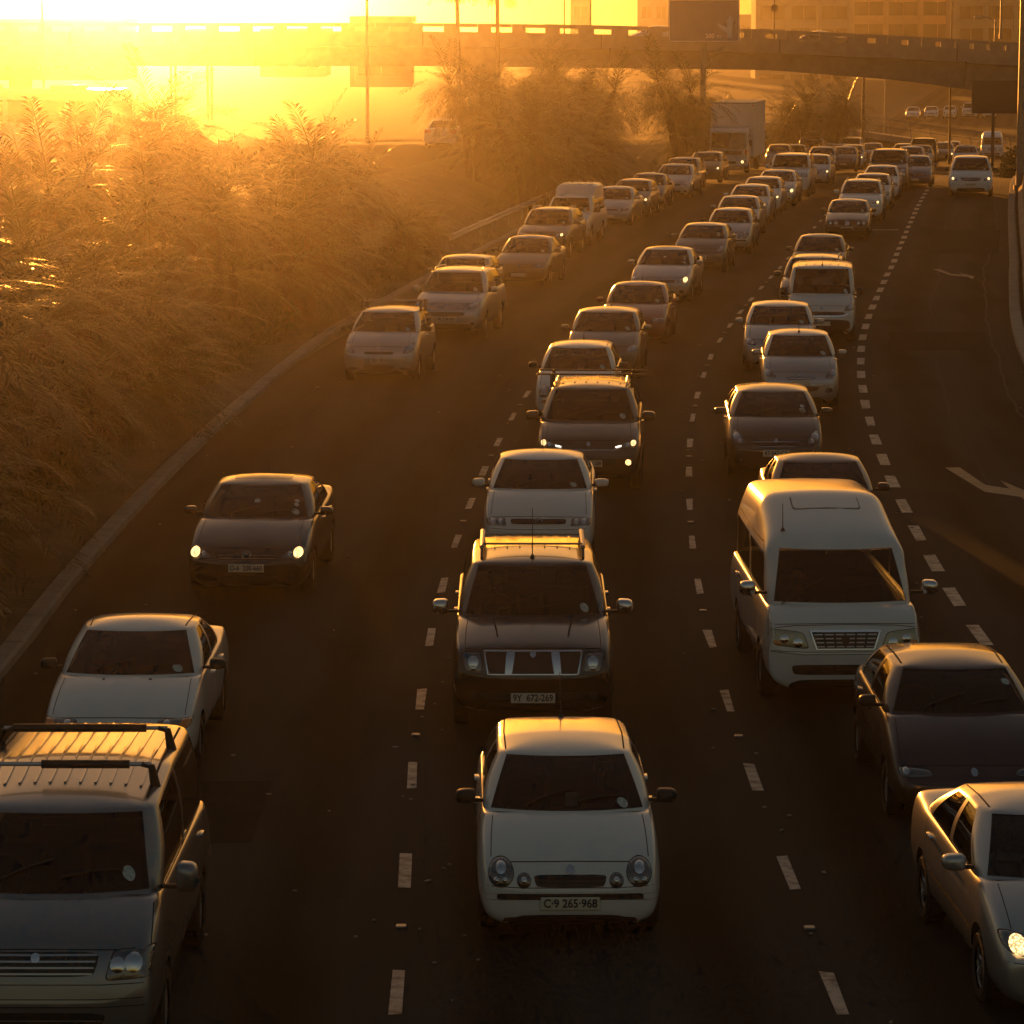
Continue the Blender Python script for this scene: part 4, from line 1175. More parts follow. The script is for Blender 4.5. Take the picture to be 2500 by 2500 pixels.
for k in range(5): t.add('canopy_rib', MB().box((lin(-.45, .45, k / 4), 3.4, 2.045), (.05, 1.7, .025), bev=.01).mesh('canopy_rib', M_TRIM), c, (0,))
T['canopy'] = t
# the nearest saloon on the right
t = saloon10(L=4.4, W=1.71, H=1.46, zn=.73, zc=.98, wr=.60, yc=1.05, yh=1.86, yr=3.05, yb=3.8, hard=.15, nose=.18)
t.lamp([(.46, .585), (.76, .64), (.79, .775), (.56, .745)], [(.66, .68, .066), (.60, .65, .02)], n=3.2, dome=.025); t.grille(sym(.34, .61, .69, .02), 3)
t.panel('lower_intake', 'front', sym(.52, .26, .37, .05), M_TRIM); t.plate(.49, None, .46, .11); t.standard_gaps(.80); t.handles(); t.mirrors(size=(.23, .12, .15)); t.wipers(); t.disc(.5, .12); t.cabin()
t.panel('sill_strip', 'right', [(1.4, .27), (3.0, .27), (3.0, .34), (1.4, .34)], M_TRIM, n=9); t.gaps([('right', [(1.2, .55), (3.1, .57)], True)], w=.03, mat=None)
t.gaps([('top', [(.545, 1.95), (.555, 2.5), (.54, 3.0)], True)], w=.014)
T['corolla'] = t

for k_, t_ in T.items():
    if not any(p[0] == 'badge' for p in t_.parts): t_.panel('badge', 'front', ring4(0, t_.zn - .045, .034), M_CHROME, n=2, off=.016)
# ------------------------------------------------------------------ paints
WHITE = paint('white', (.74, .73, .70)); SILVER = paint('silver', (.50, .50, .50), .75, .36); GREY = paint('grey', (.17, .165, .16), .7, .36); DARK = paint('charcoal', (.055, .05, .048), .55, .34)
BLACK = paint('black', (.012, .011, .011), .2, .25); RED = paint('red', (.22, .018, .012), .1, .3); MAROON = paint('maroon', (.07, .014, .014), .3, .3); BLUE = paint('blue', (.06, .09, .16), .5, .33); PLUM = paint('plum', (.065, .034, .034), .45, .35)
CREAM = paint('cream', (.60, .56, .46)); BRONZE = paint('bronze', (.075, .052, .042), .5, .34); PALEBLUE = paint('pale_blue', (.30, .36, .42), .6, .34); VANSILVER = paint('van_silver', (.25, .255, .265), .7, .33)

# ------------------------------------------------------------------ the traffic
GL, GM_, GR = 'vehicles in the left lane', 'vehicles in the middle lane', 'vehicles in the right lane'
GX = 'vehicles in the exit lane'
ROOTS = {}
CARS = [
 # left lane, nearest first: (kind, windscreen top px, paint, name, label, category, yaw, lit, group)
 ('t5', (138, 1977), VANSILVER, 'van', 'silver van with ribbed roof and black padded roof bars, nearest in the left lane', 'van', .05, '', GL),
 ('saloon90', (334, 1538), WHITE, 'saloon_car', 'white older saloon with black bumper strip just behind the silver van', 'car', .06, '', GL),
 ('jetta', (638, 1183), BLACK, 'saloon_car', 'black saloon with both headlights lit and number plate O-6 200-660', 'car', .05, 'B', GL),
 ('yaris', (948, 762), SILVER, 'hatchback', 'small silver hatchback with roof bars on its own near the left kerb', 'car', .05, '', GL),
 ('crv', (1116, 664), SILVER, 'off_roader', 'silver off-roader with a chrome grille bar right behind the small hatchback with roof bars', 'car', .06, '', GL),
 ('hatch', (1133, 631), GREY, 'hatchback', 'dark hatchback almost hidden behind the silver off-roader in the left lane', 'car', .05, '', GL),
 ('plain_saloon', (1292, 582), DARK, 'saloon_car', 'dark see-through saloon with a pale number plate in the left lane', 'car', .10, '', GL),
 ('crossover', (1343, 513), DARK, 'off_roader', 'dark off-roader with one lit headlight behind the dark saloon', 'car', .10, 'R', GL),
 ('canopy', (1395, 482), WHITE, 'pickup_truck', 'white pick-up with a raised ribbed canopy and a bull bar', 'pick-up', .10, '', GL),
 ('plain_saloon', (1503, 460), PALEBLUE, 'saloon_car', 'blue-grey saloon right behind the white pick-up with canopy', 'car', .10, '', GL),
 ('hatch', (1547, 442), GREY, 'hatchback', 'grey hatchback with one lit headlight behind the blue-grey saloon', 'car', .08, 'R', GL),
 ('plain_saloon', (1585, 427), DARK, 'saloon_car', 'dark saloon half hidden behind the grey hatchback with one lit headlight', 'car', .08, '', GL),
 ('jetta', (1652, 404), SILVER, 'saloon_car', 'silver saloon below the palms, third in front of the box lorry', 'car', .08, '', GL),
 ('hatch', (1669, 388), GREY, 'hatchback', 'grey hatchback squeezed behind the silver saloon below the palms', 'car', .08, '', GL),
 ('hatch', (1727, 375), DARK, 'hatchback', 'dark hatchback with one bright headlight directly in front of the box lorry', 'car', .06, 'R', GL),
 ('hatch', (1898, 349), SILVER, 'hatchback', 'silver hatchback peeping out right behind the box lorry', 'car', .03, '', GL),
 ('plain_saloon', (1936, 351), GREY, 'saloon_car', 'small grey saloon second behind the box lorry', 'car', .0, '', GL),
 ('big_suv', (1975, 336), BLACK, 'off_roader', 'black off-roader with a loaded roof below the round palm', 'car', .0, '', GL),
 ('hatch', (2012, 343), CREAM, 'hatchback', 'pale hatchback right of the black off-roader with the loaded roof', 'car', .0, '', GL),
 # middle lane
 ('polo', (1380, 1841), WHITE, 'hatchback', 'white hatchback with four round headlamps, nearest in the middle lane', 'car', .0, '', GM_),
 ('pathfinder', (1300, 1378), BLACK, 'off_roader', 'big black off-roader with chrome grille and roof rack behind the round-lamp hatchback', 'car', .0, '', GM_),
 ('white_saloon', (1321, 1121), WHITE, 'saloon_car', 'white saloon directly behind the big black off-roader', 'car', -.01, '', GM_),
 ('rav', (1443, 950), BRONZE, 'off_roader', 'dark brown off-roader with lit headlamps and roof bars in the middle lane', 'car', .0, 'B', GM_),
 ('polo', (1414, 849), WHITE, 'hatchback', 'white hatchback with one round lamp showing behind the brown off-roader', 'car', .02, '', GM_),
 ('hatch', (1482, 763), GREY, 'hatchback', 'grey hatchback with bright roof corner between a white and a red car', 'car', .0, '', GM_),
 ('plain_saloon', (1560, 697), RED, 'saloon_car', 'red saloon with two people seen through its bright windows', 'car', .02, '', GM_),
 ('jetta', (1628, 610), SILVER, 'saloon_car', 'silver saloon with one lit headlight behind the red saloon', 'car', .03, 'R', GM_),
 ('rio', (1720, 551), GREY, 'hatchback', 'grey hatchback behind the silver saloon, fifth from the brown off-roader', 'car', .03, '', GM_),
 ('polo', (1786, 514), SILVER, 'hatchback', 'silver hatchback with a round headlamp behind the grey hatchback', 'car', .04, '', GM_),
 ('white_saloon', (1806, 483), SILVER, 'saloon_car', 'silver saloon with a paper on the windscreen, mid distance in the middle lane', 'car', .04, '', GM_),
 ('rio', (1834, 455), WHITE, 'hatchback', 'white hatchback with swept headlamps mid distance in the middle lane', 'car', .04, '', GM_),
 ('hatch', (1864, 436), WHITE, 'hatchback', 'white hatchback with one lit headlight mid distance in the middle lane', 'car', .04, 'R', GM_),
 ('jetta', (1900, 419), SILVER, 'saloon_car', 'silver saloon with one bright headlight in front of the white off-roader', 'car', .04, 'R', GM_),
 ('big_suv', (1932, 379), WHITE, 'off_roader', 'white square off-roader right of the box lorry', 'car', .04, '', GM_),
 ('hatch', (1990, 381), SILVER, 'hatchback', 'silver hatchback tucked behind the white square off-roader', 'car', .04, 'R', GM_),
 ('hatch', (2003, 368), GREY, 'hatchback', 'grey hatchback with a bright spot in its windscreen behind the white off-roader', 'car', .02, '', GM_),
 ('rio', (2056, 366), DARK, 'hatchback', 'dark hatchback beside the grey one behind the white off-roader', 'car', .02, '', GM_),
 ('hatch', (2075, 355), WHITE, 'hatchback', 'white hatchback far back in the middle lane', 'car', .0, 'R', GM_),
 ('plain_saloon', (2050, 347), DARK, 'saloon_car', 'dark saloon under the white van far back in the middle lane', 'car', .0, '', GM_),
 ('nv', (2070, 336), WHITE, 'van', 'white high van far back beneath the palms', 'van', .0, '', GM_),
 ('plain_saloon', (2124, 348), MAROON, 'saloon_car', 'far dark saloon with golden light through its windows', 'car', .0, '', GM_),
 # right lane
 ('corolla', (2578, 1984), SILVER, 'saloon_car', 'silver saloon cut by the right edge with one lit headlight', 'car', -.14, 'L', GR),
 ('mpv', (2330, 1632), PLUM, 'hatchback', 'dark plum hatchback with low headlamps in front of the minibus', 'car', -.03, '', GR),
 ('quantum', (2040, 1336), WHITE, 'minibus', 'white high-roof minibus with slatted chrome grille in the right lane', 'minibus', -.10, '', GR),
 ('plain_saloon', (2002, 1128), MAROON, 'saloon_car', 'dark maroon saloon directly behind the white minibus', 'car', -.08, '', GR),
 ('rio', (1887, 957), DARK, 'hatchback', 'dark grey hatchback with swept headlamps second behind the minibus', 'car', -.05, '', GR),
 ('i10', (1951, 819), SILVER, 'hatchback', 'small silver hatchback with a tall roof aerial in the right lane', 'car', -.06, '', GR),
 ('hatch', (1904, 748), SILVER, 'hatchback', 'silver hatchback in front of the small white van', 'car', -.04, '', GR),
 ('nv', (2007, 654), WHITE, 'van', 'small white van with a ribbed roof in the right lane', 'van', -.04, '', GR),
 ('crossover', (1990, 632), BLACK, 'off_roader', 'black off-roader mostly hidden behind the small white van', 'car', .02, '', GR),
 ('plain_saloon', (2004, 579), DARK, 'saloon_car', 'dark saloon seen over the roof of the small white van', 'car', .0, '', GR),
 ('e30', (2073, 492), BLACK, 'saloon_car', 'black boxy saloon with four small round headlamps', 'car', -.03, '', GR),
 ('crossover', (2105, 443), WHITE, 'off_roader', 'white off-roader with one lit headlight behind the black boxy saloon', 'car', .0, 'R', GR),
 ('hatch', (2131, 428), SILVER, 'hatchback', 'silver hatchback right behind the white off-roader with one lit headlight', 'car', .02, '', GR),
 ('white_saloon', (2153, 408), WHITE, 'saloon_car', 'white saloon in front of the big dark off-roader', 'car', .02, '', GR),
 ('big_suv', (2171, 368), GREY, 'off_roader', 'big dark off-roader far back in the right lane', 'car', .02, '', GR),
 ('plain_saloon', (2236, 384), BLUE, 'saloon_car', 'blue saloon beside the big dark off-roader', 'car', .0, '', GR),
 ('hatch', (2217, 364), SILVER, 'hatchback', 'silver hatchback just behind the blue saloon', 'car', .0, '', GR),
 ('jetta', (2238, 354), GREY, 'saloon_car', 'grey saloon second behind the blue saloon', 'car', .0, '', GR),
 ('hatch', (2201, 349), BLACK, 'hatchback', 'black hatchback with something on its roof far back in the right lane', 'car', .0, '', GR),
 ('big_suv', (2247, 344), DARK, 'off_roader', 'dark tall off-roader at the far end of the right lane', 'car', .0, '', GR),
 ('jetta', (2294, 367), BLACK, 'saloon_car', 'far black saloon with bright headlights left of the white people carrier', 'car', .0, 'B', GX),
 ('hatch', (2315, 371), SILVER, 'hatchback', 'far silver hatchback just left of the white people carrier', 'car', .0, '', GX),
 ('plain_saloon', (2350, 371), WHITE, 'saloon_car', 'white saloon peeping over the white people carrier', 'car', .0, '', GX),
 ('people_carrier', (2371, 385), WHITE, 'people_carrier', 'white people carrier with both headlights lit in the exit lane', 'car', -.05, 'B', GX),
 ('quantum', (2413, 356), WHITE, 'minibus', 'far white minibus under the bridge at the end of the exit lane', 'minibus', -.05, '', GX),
]
FAR_D = {(1898, 349): 230, (1936, 351): 236, (1975, 336): 245, (2012, 343): 250, (2003, 368): 202, (2056, 366): 206, (2075, 355): 225, (2050, 347): 245, (2070, 336): 256, (2124, 348): 260,
         (2217, 364): 205, (2238, 354): 220, (2201, 349): 240, (2247, 344): 235, (2294, 367): 262, (2315, 371): 285, (2350, 371): 225, (2413, 356): 288}
for (k, hp, col, nm, lab, cat, yaw, lit, grp) in CARS:
    r_ = place(T[k], hp, col, nm, lab, cat, yaw, lit, grp, D=FAR_D.get(hp))
    ROOTS[lab] = r_

# ------------------------------------------------------------------ box lorry
def lorry():
    P = at(1778, 425); phi = math.atan(slope(P.y)) + .02
    r = thing('box_lorry', 'white box lorry with a lit headlight towering over the left lane', 'lorry', P, -phi, GL)
    def shell(prof, w, name, mat, taper=None):
        V_, F_ = [], []
        for sx in (-1, 1):
            for y, z in prof: V_.append((sx * w, y, z))
        n = len(prof)
        F_.append(tuple(range(n))); F_.append(tuple(range(2 * n - 1, n - 1, -1)))
        for i in range(n): F_.append((i, (i + 1) % n, (i + 1) % n + n, i + n))
        bm = bmesh.new(); vs = [bm.verts.new(v) for v in V_]
        for f in F_: bm.faces.new([vs[i] for i in f])
        bmesh.ops.recalc_face_normals(bm, faces=bm.faces)
        bmesh.ops.bevel(bm, geom=list(bm.edges), offset=.05, segments=3, affect='EDGES', profile=.6)
        me = bpy.data.meshes.new(name); bm.to_mesh(me); bm.free(); me.materials.append(mat)
        me.polygons.foreach_set('use_smooth', [True] * len(me.polygons)); me.set_sharp_from_angle(angle=R(40))
        return link(name, me, r)
    cabm = WHITE
    cb = shell([(.06, .55), (0, .62), (.02, 1.45), (.14, 2.42), (.35, 2.55), (1.75, 2.60), (1.78, .75), (1.0, .6)], 1.08, 'cab', cabm)
    MB().box((0, .028, 1.88), (1.94, .03, .86), Matrix.Rotation(-.125, 3, 'X'), bev=.012).build('windscreen', principled('dark_glass', (.015, .013, .01), .05, coat=1.0), r)
    for sx in (-1, 1): MB().box((sx * 1.075, .75, 1.92), (.03, .85, .62), bev=.012).build('side_window', MATS['dark_glass'], r)
    MB().box((0, -.005, 1.20), (1.5, .04, .20), bev=.015).build('grille', M_TRIM, r)
    for k in range(3): MB().box((0, -.03, 1.14 + k * .06), (1.42, .02, .015)).build('grille_slat', M_STEEL, r)
    bp = MB().box((0, .02, .62), (2.20, .22, .42), bev=.06).build('bumper', cabm, r)
    MB().box((0, -.095, .66), (.9, .02, .14), bev=.008).build('bumper_intake', M_TRIM, bp)
    for sx in (-1, 1):
        h = MB().box((sx * .82, -.10, .70), (.34, .03, .17), bev=.012).build('headlight', M_REFLECT, r)
        MB().tube([(sx * .80, -.112, .70), (sx * .80, -.13, .70)], .085, 14).build('lamp', M_LIT if sx > 0 else M_BULB, h)
        MB().box((sx * 1.0, -.01, 1.22), (.12, .05, .30), bev=.012).build('indicator', M_AMBER, r)
        m = MB().box((sx * 1.24, .05, 1.75), (.18, .10, .36), bev=.03).build('wing_mirror', M_TRIM, r)
        MB().tube([(sx * 1.08, .2, 2.2), (sx * 1.22, .08, 2.15), (sx * 1.24, .06, 1.55), (sx * 1.08, .1, 1.3)], .014, 6).build('mirror_arm', M_STEEL, m)
        MB().tube([(-.2 + sx * .4, -.02, 1.47), (.15 + sx * .4, -.0, 1.52)], .012, 5).build('wiper', M_TRIM, r)
    bx = MB().box((0, 5.0, 2.42), (2.46, 6.2, 3.04), bev=.03).build('box_body', principled('lorry_box', (.80, .79, .75), .5, noise=(.9, (.68, .65, .6), .4, 6), bump=(3, .2)), r)
    for k in range(8): MB().box((lin(-1.05, 1.05, k / 7), 1.885, 2.42), (.02, .02, 2.9)).build('box_rib', MATS['lorry_box'], bx)
    for k in range(9):
        for sx in (-1, 1): MB().box((sx * 1.235, 2.3 + k * .68, 2.42), (.02, .05, 2.95)).build('box_rib', MATS['lorry_box'], bx)
    for z in (.905, 3.93): MB().box((0, 5, z), (2.50, 6.24, .06), bev=.01).build('box_rail', M_STEEL, bx)
    for sx in (-1, 1): MB().box((sx * 1.15, 1.87, 3.80), (.12, .03, .06)).build('marker_lamp', M_AMBER, bx)
    MB().box((0, 4.6, .74), (.9, 6.6, .22)).build('chassis', M_DARKSTEEL, r)
    for y in (1.15, 6.3):
        for sx in (-1, 1):
            w = MB().tube([(sx * 1.06, y, .46), (sx * .82, y, .46)], .46, 24).build('wheel', M_RUBBER, r, True)
            MB().tube([(sx * 1.075, y, .46), (sx * 1.0, y, .46)], .24, 16).build('rim', M_STEEL, w)
lorry()

# ------------------------------------------------------------------ people in the cars
def person(root, x, y, z, label, shirt, reach=True, head_turn=0.0):
    """a seated figure: one skin for head, torso and arms, with clothing and hair as its parts"""
    m = MATS.get('skin') or principled('skin', (.20, .105, .065), .55)
    hair = MATS.get('hair') or principled('hair', (.015, .012, .010), .7)
    o = thing('person', label, 'person', root.location, root.rotation_euler.z, 'people in the cars')
    J = {'pel': (0, .0, 0), 'belly': (0, -.02, .18), 'chest': (0, .0, .38), 'neckb': (0, .0, .52), 'neck': (0, -.02, .58), 'jaw': (0, -.045, .635), 'head': (0, -.03, .72), 'crown': (0, -.015, .80)}
    rad = {'pel': .15, 'belly': .14, 'chest': .15, 'neckb': .075, 'neck': .055, 'jaw': .068, 'head': .088, 'crown': .065}
    E_ = [('pel', 'belly'), ('belly', 'chest'), ('chest', 'neckb'), ('neckb', 'neck'), ('neck', 'jaw'), ('jaw', 'head'), ('head', 'crown')]
    for sx in (-1, 1):
        n = 'L' if sx > 0 else 'R'
        if reach: pts = [(sx * .19, 0, .45), (sx * .25, -.13, .22), (sx * .16, -.38, .25), (sx * .13, -.45, .28)]
        else: pts = [(sx * .19, 0, .45), (sx * .24, -.05, .18), (sx * .18, -.26, .08), (sx * .10, -.33, .07)]
        for k, (p, rr) in enumerate(zip(pts, (.062, .045, .033, .028))): J[n + str(k)] = p; rad[n + str(k)] = rr
        E_ += [('chest', n + '0'), (n + '0', n + '1'), (n + '1', n + '2'), (n + '2', n + '3')]
        for q in range(5):                       # fingers closed round the wheel rim
            b = Vector(pts[3]); off = Vector((sx * (-.028 + .014 * q), -.03, .012)) if q < 4 else Vector((-sx * .035, -.005, .02))
            J[n + 'f%d' % q] = b + off; J[n + 'g%d' % q] = b + off + Vector((0, -.022, -.028)); rad[n + 'f%d' % q] = .010; rad[n + 'g%d' % q] = .008
            E_ += [(n + '3', n + 'f%d' % q), (n + 'f%d' % q, n + 'g%d' % q)]
    keys = list(J); me = bpy.data.meshes.new('figure')
    me.from_pydata([tuple(J[k]) for k in keys], [(keys.index(a), keys.index(b)) for a, b in E_], [])
    tmp = bpy.data.objects.new('tmp', me); COL.objects.link(tmp)
    md = tmp.modifiers.new('skin', 'SKIN'); md.use_smooth_shade = True
    for i, k in enumerate(keys): me.skin_vertices[0].data[i].radius = (rad[k] * (1.25 if k in ('pel', 'belly', 'chest') else 1), rad[k]); me.skin_vertices[0].data[i].use_root = k == 'pel'
    sb = tmp.modifiers.new('sub', 'SUBSURF'); sb.levels = 2
    nm = bpy.data.meshes.new_from_object(tmp.evaluated_get(bpy.context.evaluated_depsgraph_get())); bpy.data.objects.remove(tmp)
    nm.materials.clear(); nm.materials.append(m); nm.materials.append(shirt)
    for p in nm.polygons:
        c = p.center
        p.material_index = 1 if (c.z < .535 and c.y > -.36) else 0
        p.use_smooth = True
    T_ = Matrix.Translation((x, y, z))
    nm.transform(T_)
    link('body', nm, o)
    def ball(c, r, nme, mat, sc=(1, 1, 1), cutf=None):
        bm = bmesh.new(); bmesh.ops.create_uvsphere(bm, u_segments=16, v_segments=10, radius=r)
        if cutf: bmesh.ops.delete(bm, geom=[v for v in bm.verts if cutf(v.co)], context='VERTS')
        bmesh.ops.transform(bm, matrix=T_ @ Matrix.Translation(c) @ Matrix.Diagonal((*sc, 1)), verts=bm.verts)
        mm = bpy.data.meshes.new(nme); bm.to_mesh(mm); bm.free(); mm.materials.append(mat)
        mm.polygons.foreach_set('use_smooth', [True] * len(mm.polygons)); return link(nme, mm, o)
    ball((0, -.012, .735), .103, 'hair', hair, (.92, 1.02, 1.05), lambda c: c.z < -.02 and c.y < .03 or c.y < -.055 and c.z < .05)
    ball((0, -.128, .70), .016, 'nose', m, (.8, 1.1, 1.5))
    for sx in (-1, 1):
        ball((sx * .034, -.108, .727), .011, 'eye', principled('eye', (.5, .48, .45), .2)); ball((sx * .088, -.02, .71), .024, 'ear', m, (.4, .8, 1.2))
    ball((0, -.108, .662), .018, 'mouth', principled('lips', (.22, .07, .055), .5), (1.3, .5, .35))
    MB().tube([T_ @ Vector((.14, -.13, .50)), T_ @ Vector((.02, -.20, .34)), T_ @ Vector((-.14, -.18, .12))], .018, 6).build('seat_belt', M_TRIM, o)
    return o
SHIRT_W = principled('white_shirt', (.62, .62, .60), .85, bump=(30, .4)); SHIRT_D = principled('dark_shirt', (.05, .05, .06), .9); SHIRT_R = principled('red_shirt', (.22, .05, .04), .9)
def seat_in(lab, kind, side, label, shirt, reach=True):
    t = T[kind]; r_ = ROOTS[lab]
    person(r_, side * t.W2 * .44, t.yc + 1.0, .46 + (t.zc - .98), label, shirt, reach)
byl = {c[4]: c[0] for c in CARS}
def find(s): return next(l for l in byl if s in l)
for s_, side, lb, sh, rc in (('cut by the right edge', -1, 'driver in a white shirt and seat belt in the near silver saloon', SHIRT_W, True),
                             ('red saloon with two', -1, 'driver silhouetted in the red saloon, on the left as seen', SHIRT_D, True),
                             ('red saloon with two', 1, 'passenger silhouetted in the red saloon, on the right as seen', SHIRT_D, False),
                             ('tall roof aerial', -1, 'driver in the small silver hatchback with the tall aerial', SHIRT_D, True),
                             ('tall roof aerial', 1, 'passenger in the small silver hatchback with the tall aerial', SHIRT_R, False),
                             ('dark see-through saloon', -1, 'driver silhouetted in the dark see-through saloon', SHIRT_D, True),
                             ('four round headlamps', 1, 'passenger in the white hatchback with four round headlamps', SHIRT_R, False),
                             ('older saloon with black bumper', -1, 'driver in the white older saloon behind the silver van', SHIRT_R, True),
                             ('high-roof minibus with slatted', -1, 'driver of the white high-roof minibus', SHIRT_D, True),
                             ('big black off-roader with chrome', -1, 'driver of the big black off-roader with the chrome grille', SHIRT_D, True)):
    seat_in(find(s_), byl[find(s_)], side, lb, sh, rc)

# ------------------------------------------------------------------ palms
def make_palm(seed, stems, nfr, hgt):
    rnd = random.Random(seed)
    LV, LF, DV, DF = [], [], [], []
    tr = MB()
    wind = Vector((.35, -.10, 0))
    def frond(base, az, el, ln, VV, FF, droop):
        d = Vector((math.cos(az) * math.cos(el), math.sin(az) * math.cos(el), math.sin(el)))
        P = []; p = base.copy(); n = 9
        for k in range(n + 1):
            P.append(p.copy()); d = (d + Vector((0, 0, -droop)) / n + wind * .5 / n).normalized(); p = p + d * ln / n
        for k in range(n):                       # the rib
            a, b = P[k], P[k + 1]; t = (b - a).normalized(); s_ = t.cross(Vector((0, 0, 1))).normalized() * (.022 * (1 - k / n) + .005)
            i = len(VV); VV.extend([a - s_, a + s_, b + s_ * .8, b - s_ * .8]); FF.append((i, i + 1, i + 2, i + 3))
        m = 30
        for k in range(m):
            f = .12 + .88 * k / m; q = f * n; i0 = min(int(q), n - 1); a = P[i0].lerp(P[i0 + 1], q - i0)
            t = (P[i0 + 1] - P[i0]).normalized(); side = t.cross(Vector((0, 0, 1))).normalized(); up = side.cross(t)
            ll = (.50 * math.sin(math.pi * (.12 + .80 * f)) + .10) * rnd.uniform(.8, 1.15)
            for sg in (-1, 1):
                dr = (t * rnd.uniform(.55, .95) + side * sg * rnd.uniform(.7, 1.0) + up * rnd.uniform(.0, .42) + wind * .25).normalized()
                tip = a + dr * ll + Vector((0, 0, -.18 * ll)); wv = dr.cross(up).normalized() * .016
                mid = a + dr * ll * .5
                i = len(VV); VV.extend([a, mid - wv, tip, mid + wv]); FF.append((i, i + 1, i + 2, i + 3))
    for s_ in range(stems):
        az = rnd.random() * 6.283; lean = rnd.uniform(.0, .9) if stems > 1 else .05
        h = hgt * rnd.uniform(.35, 1.0) if s_ else hgt
        P = []; p = Vector((math.cos(az) * .25 * (stems > 1), math.sin(az) * .25 * (stems > 1), -.2))
        for k in range(7):
            P.append(p.copy()); p = p + Vector((math.cos(az) * lean * .16 * h * (k / 6), math.sin(az) * lean * .16 * h * (k / 6), h / 6))
        tr.tube(P, [.17 - .05 * k / 6 for k in range(7)], 9)
        top = P[-1]
        for k in range(nfr):
            a = k * 2.399 + rnd.uniform(-.3, .3); e = lin(1.25, -.55, (k / nfr) ** .8) + rnd.uniform(-.15, .15)
            if k > nfr * .86: frond(top, a, e - .3, rnd.uniform(1.4, 2.1), DV, DF, 1.2)
            else: frond(top, a, e, rnd.uniform(2.0, 2.9), LV, LF, rnd.uniform(.7, 1.3))
    return (mesh('crown', LV, LF, M_PALM), mesh('dead_fronds', DV, DF, M_PALM_DRY), tr.mesh('trunk', M_TRUNK, True))
PALMS = [make_palm(1, 5, 26, 3.9), make_palm(2, 6, 24, 3.5), make_palm(3, 4, 28, 4.3), make_palm(4, 7, 22, 3.1)]
TALL = make_palm(9, 1, 46, 8.5)
rp = random.Random(21)
def palm(kind, x, y, z, s, rot, label, grp):
    o = thing('palm_tree', label, 'palm', (x, y, z), rot, grp)
    o.scale = (s, s, s * rp.uniform(.90, 1.12))
    c, d, t = kind
    link('crown', c, o); link('dead_fronds', d, o); link('trunk', t, o)
def gz(x, y): return road_z(y) + left_rise(x - road_x(y)) - .06
near, mid, far = [], [], []
for y in (43, 47, 51, 55, 59, 63, 67.5): near.append((y, -11.5 + rp.uniform(-.4, .5)))
for y in (45, 50, 56, 62, 69, 76): near.append((y, -14.6 + rp.uniform(-.6, .6)))
for y in (88, 92.5, 97, 101.5, 106, 110, 113.5): mid.append((y, -12.3 + rp.uniform(-.4, .5)))
for y in (84, 92, 99): mid.append((y, -15.2 + rp.uniform(-.5, .6)))
for y in (143, 149, 155, 162, 170, 178, 192, 201, 210, 221): far.append((y, lerp_tab([(143, -12.2), (162, -13.0), (180, -13.4), (186, -11.4), (222, -11.2)], y) + rp.uniform(-.4, .4)))
for y in (146, 152, 159, 166, 174, 183): far.append((y, -15.0 + rp.uniform(-.4, .4)))
for nm_, lst, g_, w_ in (('near', near, 'palms of the nearest clump', 'bushy palm in the nearest clump by the kerb'), ('mid', mid, 'palms of the middle clump', 'bushy palm in the glowing middle clump'), ('far', far, 'palms of the far row', 'bushy palm in the far clump left of the lorry')):
    ORD = ['nearest', 'second', 'third', 'fourth', 'fifth', 'sixth', 'seventh', 'eighth', 'ninth', 'tenth', 'eleventh']
    n_front = {'near': 7, 'mid': 7, 'far': 10}[nm_]
    for i, (y, off) in enumerate(lst):
        x = road_x(y) + off
        palm(PALMS[(i * 5 + len(lst)) % 4], x, y, gz(x, y), rp.uniform(.80, .98) * {'near': 1.0, 'mid': lerp_tab([(97, 1.04), (102, .84), (106, .66), (114, .48)], y), 'far': lerp_tab([(180, 1.04), (186, 1.28), (198, 1.25), (208, 1.0)], y)}[nm_], rp.random() * 6.28, w_ + (', %s along the front row' % ORD[i] if i < n_front else ', %s along the back row' % ORD[i - n_front]), g_)
for i, (px, Y, s) in enumerate(((1935, 254, 1.15), (1985, 262, 1.35), (2035, 258, 1.1))):
    p = at_depth(px, 300, Y); palm(PALMS[i], p.x, Y, road_z(Y) - .1, s, i * 2.0, ['left', 'tallest middle', 'right'][i] + ' of the three round palms on the median behind the box lorry', 'palms behind the lorry')
for i, (px, Y) in enumerate(((1120, 226), (1215, 224))):
    p = at_depth(px, 100, Y); palm(TALL, p.x, Y, 1.7, 1.0, i * 1.7, ['left', 'right'][i] + ' one of the two tall single-trunk palms in front of the bridge', 'tall palms by the bridge')

# shrubs and undergrowth along the verge
def leaf_blob(seed, n, rx, ry, rz, ls, mat, name='foliage'):
    rnd = random.Random(seed); V_, F_ = [], []
    for _ in range(n):
        th, ph = rnd.random() * 6.283, math.acos(rnd.uniform(-.2, 1)); r = rnd.uniform(.55, 1.0) * (1 + .25 * math.sin(3 * th + seed) * math.sin(2 * ph))
        c = Vector((math.cos(th) * math.sin(ph) * rx * r, math.sin(th) * math.sin(ph) * ry * r, abs(math.cos(ph)) * rz * r))
        a = Vector((rnd.gauss(0, 1), rnd.gauss(0, 1), rnd.gauss(0, 1))).normalized(); b = a.cross(Vector((rnd.gauss(0, 1), rnd.gauss(0, 1), 1))).normalized()
        l = ls * rnd.uniform(.6, 1.3); i = len(V_)
        V_ += [c, c + a * l * .5 + b * l * .22, c + a * l, c + a * l * .5 - b * l * .22]; F_.append((i, i + 1, i + 2, i + 3))
    return mesh(name, V_, F_, mat)
BUSH = [leaf_blob(5, 1500, .8, .8, .9, .16, M_BUSH), leaf_blob(6, 1200, 1.0, .7, .6, .15, M_BUSH)]
